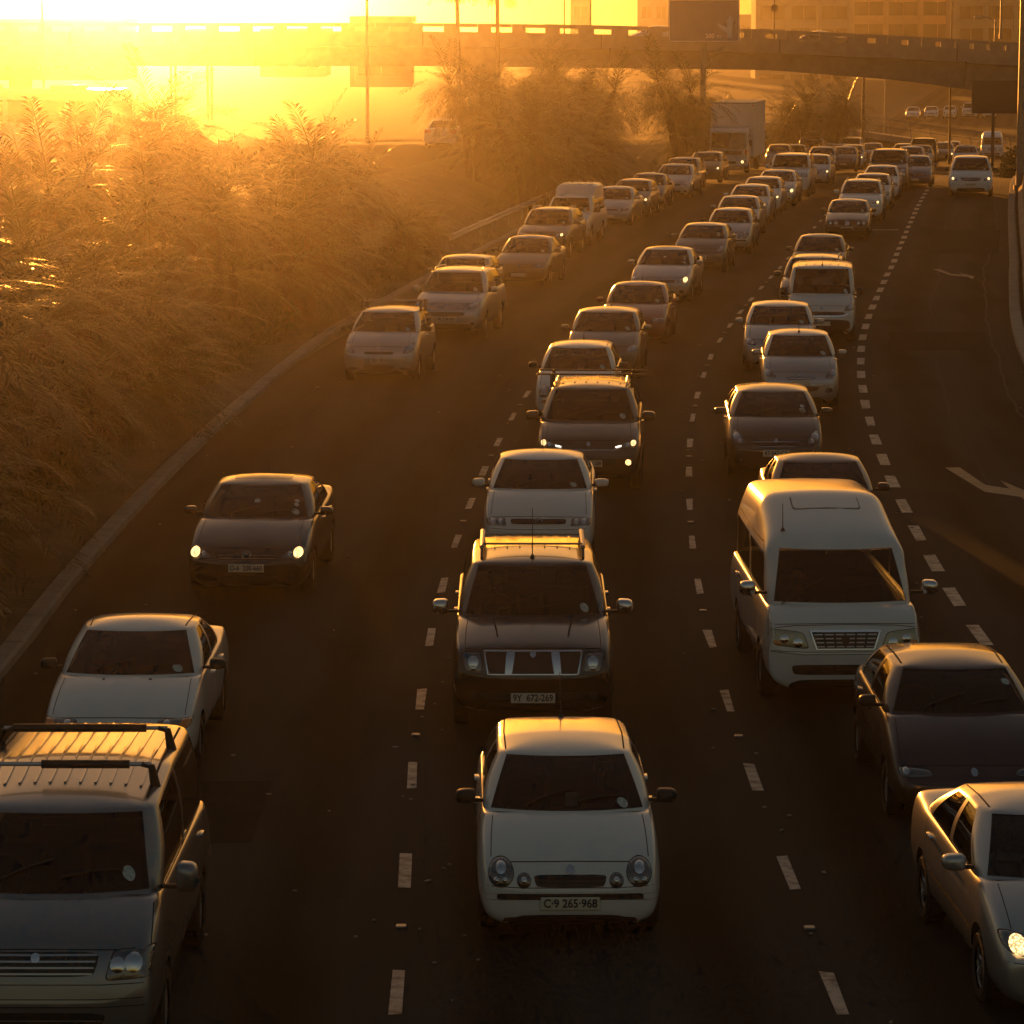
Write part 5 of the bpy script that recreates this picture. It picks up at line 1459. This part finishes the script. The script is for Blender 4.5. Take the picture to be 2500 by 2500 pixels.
def shrub(x, y, z, s, label, grp, k=0):
    o = thing('shrub', label, 'shrub', (x, y, z), rp.random() * 6, grp); o.scale = (s, s, s)
    link('foliage', BUSH[k], o); MB().tube([(0, 0, -.1), (.05, 0, .3), (.0, .08, .6)], [.04, .03, .015], 6).build('stem', M_TRUNK, o)
for i in range(26):
    y = 40 + i * 3.1 + rp.uniform(-1, 1); x = road_x(y) + kerb_off(y) - rp.uniform(1.3, 2.6)
    shrub(x, y, gz(x, y), rp.uniform(.5, 1.1), 'low dark shrub under the palms beside the left kerb', 'shrubs under the palms', i % 2)
def verge_grass():
    V_, F_ = [], []; rnd = random.Random(8)
    for _ in range(15000):
        y = 30 + 150 * rnd.random() ** 1.5; x = road_x(y) + kerb_off(y) - .5 - abs(rnd.gauss(0, 1.8)); z = gz(x, y) + .0
        if math.sin(y * 1.3) + math.sin(y * .7 + x * 1.7) < -.2: continue
        h = rnd.uniform(.06, .22); a = rnd.random() * 6.28; w = .012; dx, dy = math.cos(a) * w, math.sin(a) * w; lx, ly = rnd.gauss(0, .06), rnd.gauss(0, .06)
        i = len(V_); V_ += [(x - dx, y - dy, z), (x + dx, y + dy, z), (x + lx, y + ly, z + h)]; F_.append((i, i + 1, i + 2))
    tag(link('verge_grass', mesh('verge_grass', V_, F_, M_GRASS)), 'dry grass growing on the bank between kerb and palms', 'grass', kind='stuff')
verge_grass()
for i, (px, py, Y, s) in enumerate(((2505, 330, 190, 1.9), (2496, 300, 196, 1.7), (2472, 395, 182, .8), (2462, 405, 186, .7))):
    p = at_depth(px, py, Y); shrub(p.x, Y, road_z(Y), s, ['tall dark bush beside the right barrier under the bridge', 'dark bush just behind the tall one by the right barrier', 'low leafy bush at the foot of the right barrier', 'smallest leafy bush by the far end of the right barrier'][i], None, i % 2)

# ------------------------------------------------------------------ guard rail, right barrier, poles
gr = thing('guard_rail', 'steel guard rail along the left edge in front of the far palms', 'guard rail', (0, 118, 0))
for k in range(10):
    y0, y1 = 118 + k * 4, 122 + k * 4
    def gx(y): return road_x(y) + lerp_tab([(118, -11.6), (158, -12.0)], y)
    V_ = []
    for y in (y0, y1 - .03):
        for dx, dz in ((0, .45), (.06, .50), (.0, .56), (.06, .62), (0, .67), (-.02, .67), (-.02, .45)): V_.append((gx(y) + dx, y - 118, road_z(y) + dz - .02))
    link('rail_beam', mesh('rail_beam', V_, [(i, (i + 1) % 7, (i + 1) % 7 + 7, i + 7) for i in range(7)], M_STEEL), gr)
    MB().box((gx(y0) - .08, y0 - 118, .25), (.10, .12, .8)).build('post', M_STEEL, gr)
wl_ = thing('concrete_barrier', 'low concrete barrier on the right edge of the exit lane', 'barrier', (0, 95, 0))
for k in range(40):
    y0 = 95 + k * 3.0; V_ = []
    for y in (y0, y0 + 2.97):
        x = road_x(y) + RKERB + .42
        for dx, dz in ((0, -.1), (0, .25), (.16, .42), (.22, .88), (.38, .88), (.44, -.1)): V_.append((x + dx, y - 95, road_z(y) + dz))
    link('barrier_block', mesh('barrier_block', V_, [(i, (i + 1) % 6, (i + 1) % 6 + 6, i + 6) for i in range(6)] + [(5, 4, 3, 2, 1, 0), (6, 7, 8, 9, 10, 11)], M_CONC), wl_)

def pole(name, px, py_base, Y, top, r0, label, heads=(), z0=None, mat=M_STEEL, grp='street lamps and poles'):
    p = at_depth(px, py_base, Y); zb = z0 if z0 is not None else road_z(Y)
    o = thing(name, label, 'street lamp' if heads else 'pole', (p.x, Y, zb), 0, grp)
    MB().tube([(0, 0, 0), (0, 0, .35), (0, 0, .36), (0, 0, top)], [r0 * 1.5, r0 * 1.5, r0, r0 * .6], 10).build('post', mat, o, True)
    for (dx, dz) in heads:
        a = MB().tube([(0, 0, top - .3), (dx * .4, 0, top + dz * .8), (dx, 0, top + dz)], r0 * .45, 7).build('arm', mat, o, True)
        MB().tube([(dx - .1 * (1 if dx > 0 else -1), 0, top + dz), (dx + .15 * (1 if dx > 0 else -1), 0, top + dz - .02), (dx + .6 * (1 if dx > 0 else -1), 0, top + dz - .03)], [.06, .14, .05], 8).build('lamp_head', M_STEEL, a, True)
    return o
pole('lamp_post', 2489, 480, 158, 14.0, .19, 'thick steel pole at the right edge of the frame beside the barrier', ((-1.6, .6),))
pole('lamp_post', 2445, 0, 236, 9.6, .08, 'lamp post standing on the bridge with a long arm to the left', ((-1.5, .2),), 6.3)
pole('lamp_post', 2423, 400, 262, 10.6, .10, 'grey lamp post seen between bridge and far minibus', ((-1.0, .2),))
pole('signal_pole', 2318, 350, 250, 11.5, .08, 'dark thin pole right of the far saloon with bright headlights', (), None, M_DARKSTEEL)
pole('utility_pole', 2107, 300, 285, 9.0, .17, 'short thick pole with a camera beside the bushy palm', (), None, M_DARKSTEEL)
pole('lamp_post', 2160, 300, 330, 8.6, .08, 'lamp post with a head to the left behind the thick pole', ((-.9, .1),))
pole('lamp_post', 2030, 300, 340, 8.0, .08, 'lamp post rising just over the bushy palm', ((-.9, .1),))
pole('lamp_post', 1442, 0, 246, 10.5, .07, 'lamp post on the bridge with a lamp head pointing right', ((.8, .1),), 6.3)
pole('utility_pole', 1378, 0, 246, 10.5, .05, 'bare pole on the bridge left of the lamp post', (), 6.3, M_DARKSTEEL)
pole('utility_pole', 1891, 0, 240, 3.2, .05, 'short pole with a round sign back on the bridge', (), 6.3, M_DARKSTEEL)
for px, Y, lb in ((897, 170, 'pale lamp post in the glare behind the middle palms'), (1118, 205, 'pale lamp post in front of the bridge at the left'), (106, 190, 'pale lamp post in the glare behind the white bus')):
    pole('lamp_post', px, 200, Y, 11, .09, lb, ((1.2, .2),), 1.75)
# round plate on the short pole
o = thing('round_sign', 'round sign plate seen from behind on top of the short bridge pole', 'sign', at_depth(1891, 20, 240)); MB().tube([(0, -.03, 0), (0, .0, 0)], .26, 18).build('plate', M_DARKSTEEL, o); MB().tube([(0, .05, -.6), (0, .05, .2)], .03, 6).build('bracket', M_DARKSTEEL, o)

# ------------------------------------------------------------------ flyover
def flyover():
    Yb = 236.0
    def top_z(x): return lerp_tab([(-70, 7.4), (-6, 7.35), (1, 7.28), (17.4, 6.9), (26, 6.5), (34.7, 6.0), (60, 4.4), (110, 2)], x)
    def yb(x): return Yb + .0016 * (x - 10) ** 2
    def deep(x): return lerp_tab([(-70, 2.4), (1, 2.35), (17.4, 2.15), (26.4, 2.45), (34.7, 3.1), (45, 3.6), (60, 3.0), (110, 2.4)], x)
    o = thing('flyover', 'curved concrete flyover with slotted parapet crossing the whole background', 'bridge', (0, Yb, 0))
    xs = [-70 + k * 2 for k in range(91)]
    V_, F_ = [], []
    for x in xs:
        z = top_z(x); y = yb(x) - Yb
        for dy, zz in ((0, z - .62), (0, z - 1.55), (.45, z - 1.62), (.95, z - deep(x) - .55), (6.5, z - deep(x) - .55), (8.0, z - 1.62), (8.6, z - 1.55), (8.6, z - .62), (8.3, z - .62), (8.3, z - 1.35), (.3, z - 1.35), (.3, z - .62)): V_.append((x, y + dy, zz))
    n = 12
    for i in range(len(xs) - 1): F_ += [(i * n + k, i * n + (k + 1) % n, (i + 1) * n + (k + 1) % n, (i + 1) * n + k) for k in range(n)]
    link('deck', mesh('deck', V_, F_, M_CONC, None, True, 25), o)
    # slotted parapet: a rail carried on short blocks with open slots
    x = -69.0
    while x < 100:
        for dy in (.02, 8.32):
            def bx(x0, x1, z0, z1, nm):
                y0_, y1_ = yb(x0) - Yb, yb(x1) - Yb; a, b = top_z(x0), top_z(x1)
                vv = [(x0, y0_ + dy, a + z0), (x1, y1_ + dy, b + z0), (x1, y1_ + dy + .26, b + z0), (x0, y0_ + dy + .26, a + z0), (x0, y0_ + dy, a + z1), (x1, y1_ + dy, b + z1), (x1, y1_ + dy + .26, b + z1), (x0, y0_ + dy + .26, a + z1)]
                link(nm, mesh(nm, vv, [(0, 3, 2, 1), (4, 5, 6, 7), (0, 1, 5, 4), (1, 2, 6, 5), (2, 3, 7, 6), (3, 0, 4, 7)], M_CONC), o)
            if dy < 1 or x > 0:
                bx(x, x + 2.28, -.25, 0, 'parapet_rail'); bx(x, x + .92, -.618, -.252, 'parapet_block')
        x += 2.3
    for jx in range(-66, 100, 12):
        yj = yb(jx) - Yb; MB().box((jx, yj - .012, top_z(jx) - 1.08), (.05, .03, .9)).build('expansion_joint', M_GAP, o)
        if jx % 24 == 6: MB().tube([(jx + .6, yj - .03, top_z(jx) - 1.5), (jx + .6, yj + .35, top_z(jx) - 1.9), (jx + .6, yj + .85, top_z(jx) - deep(jx) - .5)], .06, 7).build('drain_pipe', M_DARKSTEEL, o)
    for (px, w) in ((-34, 1.6), (-2.2, 2.4), (47, 1.8), (70, 1.6)):
        zt = top_z(px) - deep(px) - .4
        MB().tube([(px, yb(px) - Yb + 3.6, -6), (px, yb(px) - Yb + 3.6, zt - 1.2), (px, yb(px) - Yb + 3.6, zt)], [w * .5, w * .5, w * .75], 16).build('pier', M_CONC, o, True)
flyover()
# cars crossing on the flyover: only their upper halves show
for (px, py, Y, col, k, lb, yaw) in ((1595, 66, 240.5, SILVER, 'hatch', 'pale car on the flyover just left of the blue sign', 1.45), (1978, 82, 241.0, BLACK, 'plain_saloon', 'dark car crossing on the flyover right of the blue sign', 1.5)):
    p = at_depth(px, py, Y); t_ = T[k]
    r_ = thing('car', lb, 'car', (p.x - 1.8, Y, p.z - t_.H), -yaw, 'cars on the flyover'); r_.location.z = lerp_tab([(8, 5.74), (18, 5.50), (30, 4.95)], p.x)
    obs = []
    for (nm, me, par, slots) in t_.parts:
        o_ = link(nm, me, r_ if par is None else obs[par])
        for sl in slots: o_.material_slots[sl].link = 'OBJECT'; o_.material_slots[sl].material = col
        obs.append(o_)

# ------------------------------------------------------------------ blue direction sign
def road_sign():
    Y = 203.0
    a, b = at_depth(1633, -60, Y), at_depth(1805, 103, Y)
    w, h = b.x - a.x, a.z - b.z
    cx, cz = (a.x + b.x) / 2, (a.z + b.z) / 2
    o = thing('road_sign', 'blue motorway sign with a white slip road arrow and 500 m above the palms', 'road sign', (cx, Y, cz))
    blue = principled('sign_blue', (.10, .17, .29), .4, noise=(2, (.085, .14, .25), .4, 4)); white = principled('sign_white', (.85, .84, .80), .4)
    MB().box((0, 0, 0), (w, .05, h), bev=.02).build('sign_panel', blue, o)
    pm = MB()
    t = .045; z0 = -h / 2; 
    def fr(x0, x1, za, zb_): pm.box(((x0 + x1) / 2, -.032, (za + zb_) / 2), (x1 - x0, .012, zb_ - za))
    fr(-w / 2 + .03, w / 2 - .03, z0 + .03, z0 + .03 + t); fr(-w / 2 + .03, -w / 2 + .03 + t, z0 + .03 + t, h / 2 - .02); fr(w / 2 - .03 - t, w / 2 - .03, z0 + .03 + t, h / 2 - .02)
    pm.build('sign_border', white, o)
    zt = at_depth(1700, 4, Y).z - cz
    st = MB().box((0, -.034, (zt + h / 2) / 2 + .02), (w - .16, .012, h / 2 - zt - .06)).build('name_strip', principled('sign_yellow', (.55, .50, .40), .4), o)
    tm = text_mesh('WOODSTOCK', .54, 'sign_lettering', M_INK, .004, .014, sx=.95)
    tm.transform(Matrix.Translation((w * .14, -.046, zt + .30)) @ Matrix.Rotation(math.pi / 2, 4, 'X') @ Matrix.Diagonal((.95, 1, 1, 1))); link('sign_lettering', tm, st)
    tm = text_mesh('S', .54, 'sign_lettering', M_INK, .004, .012); tm.transform(Matrix.Translation((-w * .37, -.046, zt + .30)) @ Matrix.Rotation(math.pi / 2, 4, 'X')); link('sign_lettering', tm, st)
    MB().box((-w * .25, -.046, zt + .25), (.02, .01, .5)).build('strip_divider', M_INK, st)
    tm = text_mesh('500 m', .36, 'sign_lettering', white, .004, .006)
    q = at_depth(1741, 88, Y); tm.transform(Matrix.Translation((q.x - cx, -.034, q.z - cz)) @ Matrix.Rotation(math.pi / 2, 4, 'X')); link('sign_lettering', tm, o)
    def pt(px, py): v = at_depth(px, py, Y); return (v.x - cx, -.036, v.z - cz)
    sh = [pt(1776, 93), pt(1787, 93), pt(1787, 50), pt(1791, 50), pt(1782, 38), pt(1773, 50), pt(1776, 50), pt(1776, 68), pt(1757, 59), pt(1750, 61), pt(1762, 71), pt(1776, 80)]
    bm = bmesh.new(); f = bm.faces.new([bm.verts.new(p) for p in sh]); bmesh.ops.triangulate(bm, faces=[f]); me = bpy.data.meshes.new('arrow'); bm.to_mesh(me); bm.free(); me.materials.append(white); link('sign_arrow', me, o)
    for dx in (-w * .3, w * .3): MB().box((dx, .10, 0), (.10, .12, h)).build('sign_stiffener', M_STEEL, o)
    MB().tube([(.0, .30, -cz + road_z(Y) + .3), (0, .30, h / 2)], [.20, .16], 12).build('post', M_STEEL, o, True)
road_sign()
def dark_sign():
    Y = 205.0; a, b = at_depth(2373, 196, Y), at_depth(2492, 277, Y)
    o = thing('road_sign', 'dark back of a big road sign under the right end of the flyover', 'road sign', ((a.x + b.x) / 2, Y, (a.z + b.z) / 2))
    w, h = b.x - a.x, a.z - b.z
    MB().box((0, 0, 0), (w, .05, h)).build('sign_panel', M_DARKSTEEL, o)
    for k in range(4): MB().box((0, -.05, lin(-h * .38, h * .38, k / 3)), (w, .04, .07)).build('sign_stiffener', M_DARKSTEEL, o)
    for dx in (-.05, .5): MB().tube([(w * dx, .12, -8), (w * dx, .12, h / 2)], .10, 8).build('post', M_DARKSTEEL, o, True)
dark_sign()

# ------------------------------------------------------------------ far ramp with railing
def ramp():
    Y = 300.0
    A, B = at_depth(2080, 318, Y), at_depth(2520, 380, Y); A2 = at_depth(1700, 285, Y)
    o = thing('ramp', 'low far ramp with a thin railing behind the exit lane', 'ramp', (0, Y, 0))
    pts = [A2, A, B, at_depth(2900, 420, Y)]
    V_ = []
    for p in pts:
        for dy, dz in ((0, 0), (0, -.5), (.8, -.9), (5, -.9), (6, -.5), (6, 0)): V_.append((p.x, dy, p.z + dz))
    link('deck', mesh('deck', V_, [(i * 6 + k, i * 6 + (k + 1) % 6, i * 6 + 6 + (k + 1) % 6, i * 6 + 6 + k) for i in range(3) for k in range(6)], M_CONC), o)
    for i in range(3):
        a, b = pts[i], pts[i + 1]
        MB().tube([(a.x, .1, a.z + 1.35), (b.x, .1, b.z + 1.35)], .045, 6).build('hand_rail', M_STEEL, o); MB().tube([(a.x, .1, a.z + .7), (b.x, .1, b.z + .7)], .03, 6).build('hand_rail', M_STEEL, o)
        n = int((b.x - a.x) / 1.6)
        for k in range(n):
            q = a.lerp(b, k / n); MB().tube([(q.x, .1, q.z), (q.x - .25, .1, q.z + 1.35)], .035, 5).build('rail_post', M_STEEL, o)
    for px, zz in ((1800, -1.9), (2000, -2.4), (2170, -3.2)): q = at_depth(px, 350, Y); MB().box((q.x, 3, (zz - 4.6) / 2), (1.0, 1.6, zz + 4.6)).build('pier', M_CONC, o)
ramp()

# ------------------------------------------------------------------ buildings in the haze
def building(px0, px1, Y, z0, top, name, label, col, bay=5.0, storey=3.6, depth=14, pil=.45, mat2=None):
    a, b = at_depth(px0, 100, Y), at_depth(px1, 100, Y); w = b.x - a.x
    m = principled('render_' + name, col, .85, noise=(.35, tuple(c * .72 for c in col), .4, 7))
    gl = principled('building_glass', (.03, .035, .04), .08, coat=.5)
    o = thing('building', label, 'building', ((a.x + b.x) / 2, Y, z0))
    h = top - z0
    MB().box((0, depth / 2, h / 2), (w, depth, h)).build('wall', m, o)
    n = max(1, round(w / bay)); bw = w / n
    for k in range(n + 1): MB().box((-w / 2 + k * bw, -.12, h / 2), (pil, .34, h - .02)).build('pilaster', m, o)
    ns = int(h / storey)
    for r in range(ns + 1): MB().box((0, -.06, min(h - .15, r * storey + .3)), (w - .02, .20, .55)).build('floor_band', m, o)
    wm = MB().box((0, 0, 0), (bw - pil - .5, .10, storey - 1.3)).mesh('window', gl)
    fm = MB().box((0, -.03, 0), (.08, .12, storey - 1.3)).box((0, -.03, (storey - 1.3) / 2 - .05), (bw - pil - .5, .14, .1)).box((0, -.05, -(storey - 1.3) / 2), (bw - pil - .3, .2, .1)).mesh('frame', m)
    for r in range(ns):
        for k in range(n):
            wo = link('window', wm, o, (-w / 2 + (k + .5) * bw, -.02, r * storey + .3 + storey / 2)); link('frame', fm, wo)
    MB().box((0, depth / 2, h + .25), (w + .4, depth + .4, .5)).build('roof', m, o)
    return o
ST = -5.0
building(1848, 2075, 560, ST, 24, 'a', 'pale office block right of the blue sign in the orange haze', (.58, .46, .30), 5.0, 3.6, 14, .5)
building(2078, 2330, 600, ST, 27, 'b', 'wide ribbed office block in the haze above the far ramp', (.60, .47, .30), 6.2, 3.8, 14, .55)
building(2334, 2620, 575, ST, 25, 'c', 'hazy office block behind the right lamp posts', (.56, .44, .28), 5.0, 3.6, 14, .5)
building(1560, 1632, 640, ST, 20, 'd', 'narrow hazy tower just left of the blue sign', (.58, .52, .43), 3.5, 3.6, 12, .5)
building(1805, 1838, 700, ST, 7.0, 'e', 'low roof block in the bright gap right of the blue sign', (.4, .35, .28), 4)
building(1395, 1440, 660, ST, 12, 'f', 'small hazy block seen over the bridge', (.4, .35, .28), 4)
building(-60, 300, 330, 1.7, 6.9, 'g', 'long ribbed building in the glare at the top left', (.42, .36, .27), 2.2, 3.6, 12, .3)
building(860, 1000, 300, 1.7, 7.2, 'h', 'plain block behind the left end of the flyover', (.36, .31, .25), 4.5)
building(640, 790, 345, 1.7, 5.9, 'i', 'low block in the glare behind the middle palms', (.40, .35, .28), 4)
# sunlit canopy roof in the glare
o = thing('canopy_roof', 'bright sloping canopy roof high in the glare', 'roof', at_depth(460, 90, 250))
MB().add([(-1.6, 0, -.5), (1.5, 0, -.5), (1.5, 4, -.5), (-1.6, 4, -.5), (-.1, 0, .55), (1.5, 0, .55), (1.5, 4, .55), (-.1, 4, .55)], [(0, 3, 2, 1), (4, 5, 6, 7), (0, 1, 5, 4), (1, 2, 6, 5), (2, 3, 7, 6), (3, 0, 4, 7)]).build('roof_sheet', WHITE, o)
for dx in (-1.3, 1.3):
    for dy in (.3, 3.7): MB().tube([(dx, dy, -6), (dx, dy, -.5)], .10, 8).build('post', M_STEEL, o)
# distant parked cars
for i, px in enumerate((2228, 2273, 2318, 2368, 2415)):
    Y = 408 + i * .6; p = at_depth(px, 285, Y); t_ = T[['plain_saloon', 'hatch', 'i10', 'big_suv', 'hatch'][i]]
    r_ = thing('car', ['pale car at the left end of the far parking row', 'second pale car in the far parking row', 'smallest pale car in the middle of the far parking row', 'tall pale car in the far parking row', 'pale car at the right end of the far parking row'][i], 'car', (p.x, Y, road_z(Y) + .01), -.15, 'cars parked in the distance')
    obs = []
    for (nm, me, par, slots) in t_.parts:
        o_ = link(nm, me, r_ if par is None else obs[par])
        for sl in slots: o_.material_slots[sl].link = 'OBJECT'; o_.material_slots[sl].material = WHITE
        obs.append(o_)

# ------------------------------------------------------------------ vehicles on the other carriageway
def other(kind, px, py, Y, col, nm, lab, yaw):
    t_ = T[kind]; p = at_depth(px, py, Y)
    r_ = thing(nm, lab, 'car', (p.x, Y, gz(p.x, Y) + .04), yaw, 'vehicles on the other carriageway'); obs = []
    for (n_, me, par, slots) in t_.parts:
        o_ = link(n_, me, r_ if par is None else obs[par])
        for sl in slots: o_.material_slots[sl].link = 'OBJECT'; o_.material_slots[sl].material = col
        obs.append(o_)
other('plain_saloon', 1110, 330, 168, WHITE, 'saloon_car', 'white saloon seen from behind between the two palm clumps', math.pi - .14)
other('hatch', 1248, 330, 182, WHITE, 'hatchback', 'pale hatchback half hidden by the far palms on the other carriageway', math.pi - .14)
other('plain_saloon', 392, 200, 210, WHITE, 'saloon_car', 'white saloon lost in the glare behind the bus', math.pi - .2)
other('hatch', 305, 230, 180, WHITE, 'hatchback', 'white hatchback in the glare right beside the bus', math.pi - .2)
def bus():
    Y = 150.0; p = at_depth(300, 300, Y); z = gz(p.x, Y)
    o = thing('bus', 'white bus with a sunlit roof at the left edge above the palms', 'bus', (p.x, Y, z), math.pi / 2 - .30, 'vehicles on the other carriageway')
    MB().box((0, 5.5, 1.75), (2.5, 11, 2.7), bev=.18).build('body', WHITE, o, True)
    for k in range(7):
        for sx in (-1, 1): MB().box((sx * 1.245, 1.3 + k * 1.45, 2.15), (.03, 1.25, .95), bev=.012).build('side_window', principled('dark_glass', (.015, .013, .01), .05), o)
    MB().box((0, .01, 1.95), (2.1, .03, 1.3), bev=.012).build('windscreen', MATS['dark_glass'], o)
    for y in (2.5, 6.5): MB().box((0, y, 3.17), (1.2, 1.3, .18), bev=.05).build('roof_hatch', WHITE, o)
    for y in (2.2, 8.6):
        for sx in (-1, 1):
            w_ = MB().tube([(sx * 1.27, y, .48), (sx * 1.0, y, .48)], .48, 20).build('wheel', M_RUBBER, o, True); MB().tube([(sx * 1.28, y, .48), (sx * 1.2, y, .48)], .25, 14).build('rim', M_STEEL, w_)
    for sx in (-1, 1): MB().box((sx * .9, -.01, .95), (.35, .03, .2), bev=.012).build('headlight', M_REFLECT, o)
bus()
# load on two roofs
o = thing('roof_load', 'dark load strapped on the roof of the black off-roader below the palm', 'load', ROOTS[find('loaded roof below')].location + Vector((0, 0, T['big_suv'].H + .06)), ROOTS[find('loaded roof below')].rotation_euler.z)
MB().box((0, 3.0, .10), (1.1, 1.6, .2), bev=.05).box((.1, 2.4, .27), (.7, .9, .14), bev=.04).build('bundle', M_TRIM, o)
for y in (2.4, 3.5): MB().tube([(-.7, y, -.1), (-.5, y, .3), (.5, y, .3), (.7, y, -.1)], .02, 5).build('strap', M_TRIM, o)
for sx in (-.75, .75): MB().tube([(sx, 1.9, -.15), (sx * 1.1, 1.8, .45)], .03, 5).build('pole', M_STEEL, o)

# ------------------------------------------------------------------ haze
def haze():
    m = bpy.data.materials.new('haze'); m.use_nodes = True; nt = m.node_tree
    nt.nodes.remove(nt.nodes['Principled BSDF'])
    v = nt.nodes.new('ShaderNodeVolumePrincipled')
    v.inputs['Color'].default_value = (.96, .93, .88, 1); v.inputs['Density'].default_value = HAZE_DENSITY; v.inputs['Anisotropy'].default_value = HAZE_G
    nt.links.new(v.outputs[0], nt.nodes['Material Output'].inputs['Volume'])
    o = MB().box((100, 980, 13.5), (1700, 2140, 41)).build('haze', m)
    tag(o, 'warm haze hanging in the air over the whole road', 'haze', kind='stuff')
haze()
